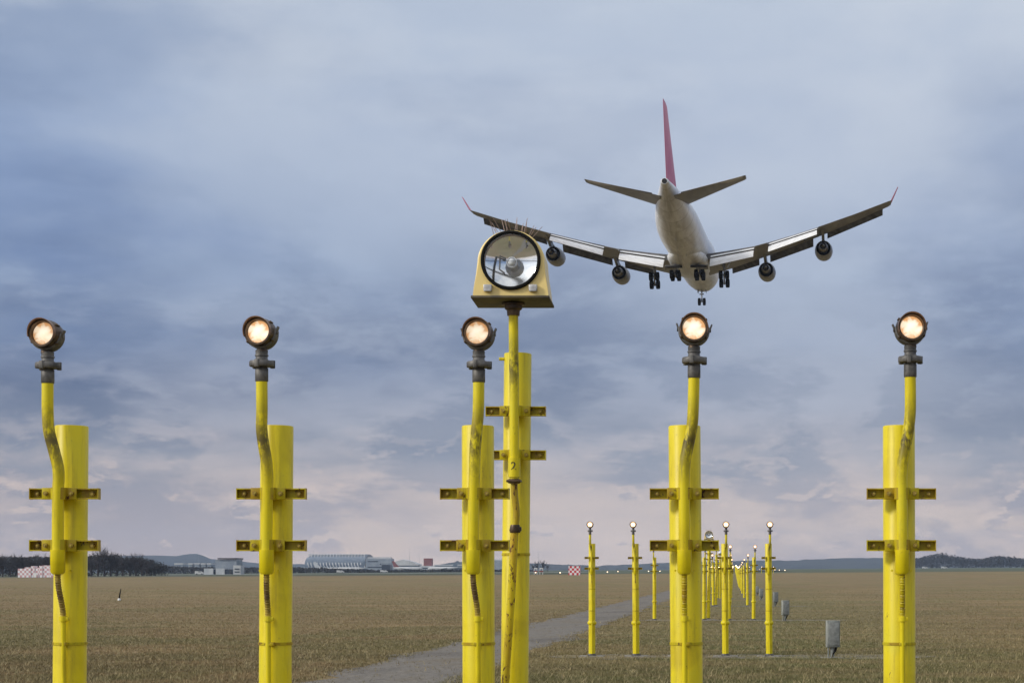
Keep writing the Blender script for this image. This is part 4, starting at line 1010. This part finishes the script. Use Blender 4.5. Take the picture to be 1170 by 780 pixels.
def zw(y): s = y-3.2; return -2.1+.105*s+.0030*s*s
def le(y): return 19.8+(y-3.2)*.872
def te(y): return 36.2+(y-3.2)*.13 if y < 10.6 else 37.16+(y-10.6)*.537
def foil(xl, chord, y, z, tk, cut, side, inc=0.0, n=11):
    pts = []; up, lo = [], []
    for i in range(n):
        f = (1-math.cos(math.pi*i/(n-1)))/2*cut
        t_ = 5*tk*(.2969*math.sqrt(f)-.126*f-.3516*f*f+.2843*f**3-.1036*f**4)
        cam_ = .02*math.sin(math.pi*f)
        up.append((f, cam_+t_)); lo.append((f, cam_-t_))
    loop = up[::-1]+lo[1:]
    return [A(xl+f*chord, side*y, z+h*chord-f*chord*math.sin(inc)) for f, h in loop]
for s in (-1, 1):
    m = MB(); rings = []
    for y, cut in ((2.4, .80), (3.2, .80), (6.5, .80), (10.55, .76), (10.6, .985), (12.6, .985), (12.65, .76), (16.5, .76), (20.45, .76), (20.5, .985), (26, .985), (31.0, .985), (31.4, .95)):
        tk = .13-.045*(y-3)/28; ch = te(y)-le(y)
        if y > 31.2: rings.append(foil(le(y)+.3, ch-.4, y, zw(y), tk*.5, cut, s)); continue
        rings.append(foil(le(y), ch, y, zw(y), tk, cut, s))
    m.loft(rings); wing = m.build('wing', M['grey_wing'], PL, angle=40)
    # winglet
    m = MB(); y0_ = 31.4; m.loft([[A(le(y0_)+1.5+a, s*(y0_+o), zw(y0_)+.05+0) for a, o in ((0, -.08), (2.3, -.04), (2.3, .04), (0, .08))], [A(le(y0_)+3.4+a, s*(y0_+.95+o), zw(y0_)+1.85) for a, o in ((0, -.04), (1.0, -.02), (1.0, .02), (0, .04))]])
    m.build('winglet', M['fin_red'], wing, angle=None)
    # flaps: three staggered panels, seen from behind as bands with dark slots
    for (ya, yb) in ((3.6, 10.4), (12.75, 20.3)):
        for (c0, cl_, defl, dz, nm) in ((.80, .085, 14, .02, 0), (.885, .125, 30, -.42, 1), (.985, .075, 46, -1.0, 2)):
            m = MB(); rg = []
            for y in (ya, yb):
                ch = min(te(y)-le(y), 13.5); x0_ = te(y)-ch+c0*ch-.35+(.10 if nm else 0); d_ = R(defl); L_ = cl_*ch*1.25
                zz = zw(y)+.12+dz*ch*.09/.9*.9 - (0.0 if nm == 0 else .10 if nm == 1 else .0)
                loop = []
                for f, h in ((0, 0), (.12, .10), (.4, .13), (.75, .07), (1, .01), (1, -.01), (.7, -.04), (.3, -.07), (.08, -.06)):
                    fx = f*L_; hz = h*L_*.8; loop.append(A(x0_+fx*math.cos(d_)+hz*math.sin(d_), s*y, zz-fx*math.sin(d_)+hz*math.cos(d_)))
                rg.append(loop)
            m.loft(rg); m.build('flap', M['flap'], wing, angle=30)
    # leading-edge flaps hanging below the nose of the wing
    for (ya, yb) in ((6.2, 10.8), (12.6, 19.6), (21.8, 30.2)):
        m = MB(); rg = []
        for y in (ya, yb):
            dr = .95 if ya < 12 else (1.05 if ya < 20 else .66); x0_ = le(y)+.10; zz = zw(y)-.10
            rg.append([A(x0_+.18, s*y, zz), A(x0_, s*y, zz+.05), A(x0_-.75, s*y, zz-dr), A(x0_-.60, s*y, zz-dr-.10)])
        m.loft(rg); m.build('leading_edge_flap', M['cavity'], wing, angle=None)
    # flap track fairings
    for y in (5.6, 8.8, 14.3, 18.4):
        xx = te(y)-2.9; zz = zw(y)-.45
        m = MB(); m.tube([A(xx-2.5, s*y, zz+.25), A(xx-1, s*y, zz), A(xx+1.2, s*y, zz-.35), A(xx+2.6, s*y, zz-1.05)], [.05, .24, .26, .04], 10, smooth=3); m.build('flap_track_fairing', M['nacelle'], wing)
    # engines
    for (y, xe, ze, nm) in ((11.85, 27.6, -2.95, 'inner'), (21.15, 36.0, -1.15, 'outer')):
        m = MB(); prof = [(1.18, -6.3), (1.30, -6.5), (1.42, -6.2), (1.50, -5.0), (1.47, -3.6), (1.34, -2.4), (1.22, -1.9), (1.19, -1.9), (1.25, -3.0), (1.22, -5.2), (1.15, -6.0), (1.18, -6.3)]
        m.lathe([(r_, h) for r_, h in prof], (0, 0, 0), 'Y', 32, caps=False)
        en = m.build('engine', M['nacelle'], PL, A(xe, s*y, ze)); en.rotation_euler = (0, 0, math.pi); en.scale = (.94, 1, .94)
        m = MB(); m.lathe([(1.16, -5.0), (1.16, -3.1), (.60, -3.05)], (0, 0, 0), 'Y', 28); m.build('fan_duct', M['soot'], en)
        m = MB(); m.lathe([(.82, -3.4), (.80, -1.6), (.68, -.6), (.56, 0), (.52, 0), (.56, -.7), (.40, -.75)], (0, 0, 0), 'Y', 28, caps=False); m.build('core_cowl', M['hot'], en)
        m = MB(); m.lathe([(.50, -.6), (.36, -.45), (.30, .1), (.18, .6), (.02, .9)], (0, 0, 0), 'Y', 20); m.build('exhaust_cone', M['hot'], en)
        # pylon
        m = MB(); zt_ = zw(y)-.1-ze
        m.loft([[Vector((o, 6-a, z)) for a, z in ((1.2, 1.35), (4.5, 1.30), (6.3, .75), (8.2, 1.25), (10.6, zt_), (6.2, zt_+.15), (4.8, zt_-.35))] for o in (-.22, .22)])
        # local: y forward here (engine frame is turned, so undo)
        py = m.build('pylon', M['nacelle'], en, angle=None); py.rotation_euler = (0, 0, math.pi)
# tail
for s in (-1, 1):
    m = MB(); rings = []
    for y, xl, ch, z in ((1.0, 56.2, 9.9, 1.45), (1.9, 57.0, 9.3, 1.62), (10.8, 65.4, 3.3, 3.15), (11.1, 65.9, 2.7, 3.2)): rings.append(foil(xl, ch, y, z, .10, .985, s, R(2), 9))
    m.loft(rings); st = m.build('tailplane', M['grey_wing'], PL, angle=40)
    m = MB(); m.loft([[A(64.0+a, s*2.0, 1.75-a*.06+h) for a, h in ((0, -.34), (2.3, -.16), (2.3, -.12), (0, -.30))], [A(67.25+a, s*10.7, 3.13-a*.06+h) for a, h in ((0, -.17), (1.45, -.10), (1.45, -.06), (0, -.13))]]); m.build('elevator', M['elev'] if 'elev' in M else M.setdefault('elev', mottled('elevator_grey', (.40, .37, .33), (.28, .26, .24), 1.0, .4)), st, angle=None)
m = MB(); rings = []
for z, xl, ch, tk in ((2.6, 50.5, 14.5, .055), (3.6, 53.6, 12.8, .085), (13.3, 64.9, 4.7, .09), (13.65, 65.8, 3.8, .06)):
    lp = []
    for q in foil(0, ch, 0, 0, tk, .985, 1): aft = 34-q.y; thk = q.z - .02*math.sin(math.pi*min(1, aft/ch))*ch; lp.append(A(xl+aft, thk, z))
    rings.append(lp)
m.loft(rings); m.build('tail_fin', M['fin_red'], PL, angle=40)
# landing gear
def wheel(parent, p, r_, w_):
    m = MB(); m.lathe([(.25*r_/.62, -w_/2+.04), (r_*.72, -w_/2), (r_*.94, -w_/2+.03), (r_, -w_/4), (r_, w_/4), (r_*.94, w_/2-.03), (r_*.72, w_/2), (.25*r_/.62, w_/2-.04)], (0, 0, 0), 'X', 24); return m.build('wheel', M['black'], parent, p)
def gear(a, r_, ztop, zc_, tilt, nm, door=None):
    base_ = A(a, r_, zc_); m = MB(); H = ztop-zc_
    m.tube([(0, 0, 0), (0, 0, H*.45)], .13, 12); m.tube([(0, 0, H*.42), (0, .0, H)], .20, 12); m.tube([(0, 0, H*.5), (0, 1.5, H)], .09, 8); m.tube([(0, 0, H*.55), (-math.copysign(1.3, r_) if abs(r_) > 3 else 0, -.3, H)], .09, 8)
    bt = Matrix.Rotation(tilt, 3, 'X'); m.box((0, 0, 0), (.24, 1.9, .22), bt, .03)
    for q in (-.74, .74): m.tube([bt @ Vector((-.62, q, 0)), bt @ Vector((.62, q, 0))], .08, 8)
    g_ = m.build('landing_gear', M['gearm'], PL, base_)
    for q in (-.74, .74):
        for u in (-.50, .50): wheel(g_, bt @ Vector((u, q, 0)), .70, .62)
    if door is not None:
        dm = MB(); dx, dz = door; dm.box((dx, 0.1, H*.72), (.06, 2.2, 1.0), Matrix.Rotation(R(dz), 3, 'Y'), .02); dm.build('gear_door', M['nacelle'], g_)
    return g_
gear(31.5, 5.5, -2.0, -5.25, R(-52), 'wing', (.75, 35)); gear(31.5, -5.5, -2.0, -5.25, R(-52), 'wing', (-.75, -35))
gear(34.5, 1.9, -3.4, -5.0, R(-6), 'body', (.0, 80)); gear(34.5, -1.9, -3.4, -5.0, R(-6), 'body', (.0, 80))
m = MB(); m.tube([(0, 0, 0), (0, .1, 2.3)], .12, 12); m.tube([(0, .05, .9), (0, 1.2, 2.2)], .07, 8); m.tube([(-.42, 0, 0), (.42, 0, 0)], .08, 8); m.box((0, -.02, 1.25), (.75, .15, .12)); m.box((-.25, -.1, 1.28), (.2, .1, .2)); m.box((.25, -.1, 1.28), (.2, .1, .2))
ng = m.build('landing_gear', M['gearm'], PL, A(7.9, 0, -5.35))
for u in (-.42, .42): wheel(ng, (u, 0, 0), .64, .48)
for s in (-1, 1):
    m = MB(); m.box((s*.65, .8, 2.0), (.05, 1.9, .75), Matrix.Rotation(R(-s*12), 3, 'Y'), .02); m.build('gear_door', M['nacelle'], ng)
    m = MB(); m.box(A(36.6, s*1.9, -3.98), (2.5, .9, .25), bev=.03); m.build('gear_bay', M['soot'], PL)
    m = MB(); m.box(A(36.3, s*2.4, -4.05), (1.9, .06, .9), Matrix.Rotation(R(50), 3, 'X'), .02); m.build('gear_bay_door', M['gearm'], PL)

# ------------------------------------------------------------------ haze
hz = MB(); hz.box((0, 1700, 68), (11900, 8500, 146)); 
hm = bpy.data.materials.new('haze_air'); hm.use_nodes = True; t = hm.node_tree; t.nodes.clear()
o_ = nn(t, 'ShaderNodeOutputMaterial'); pv = nn(t, 'ShaderNodeVolumePrincipled'); lk(t, pv.outputs[0], o_.inputs['Volume'])
pv.inputs['Color'].default_value = (.58, .74, 1.0, 1); pv.inputs['Density'].default_value = 0.00007; pv.inputs['Anisotropy'].default_value = 0.0
ho = hz.build('haze', hm, angle=None); tag(ho, 'thin blue winter haze over the airfield', kind='stuff')
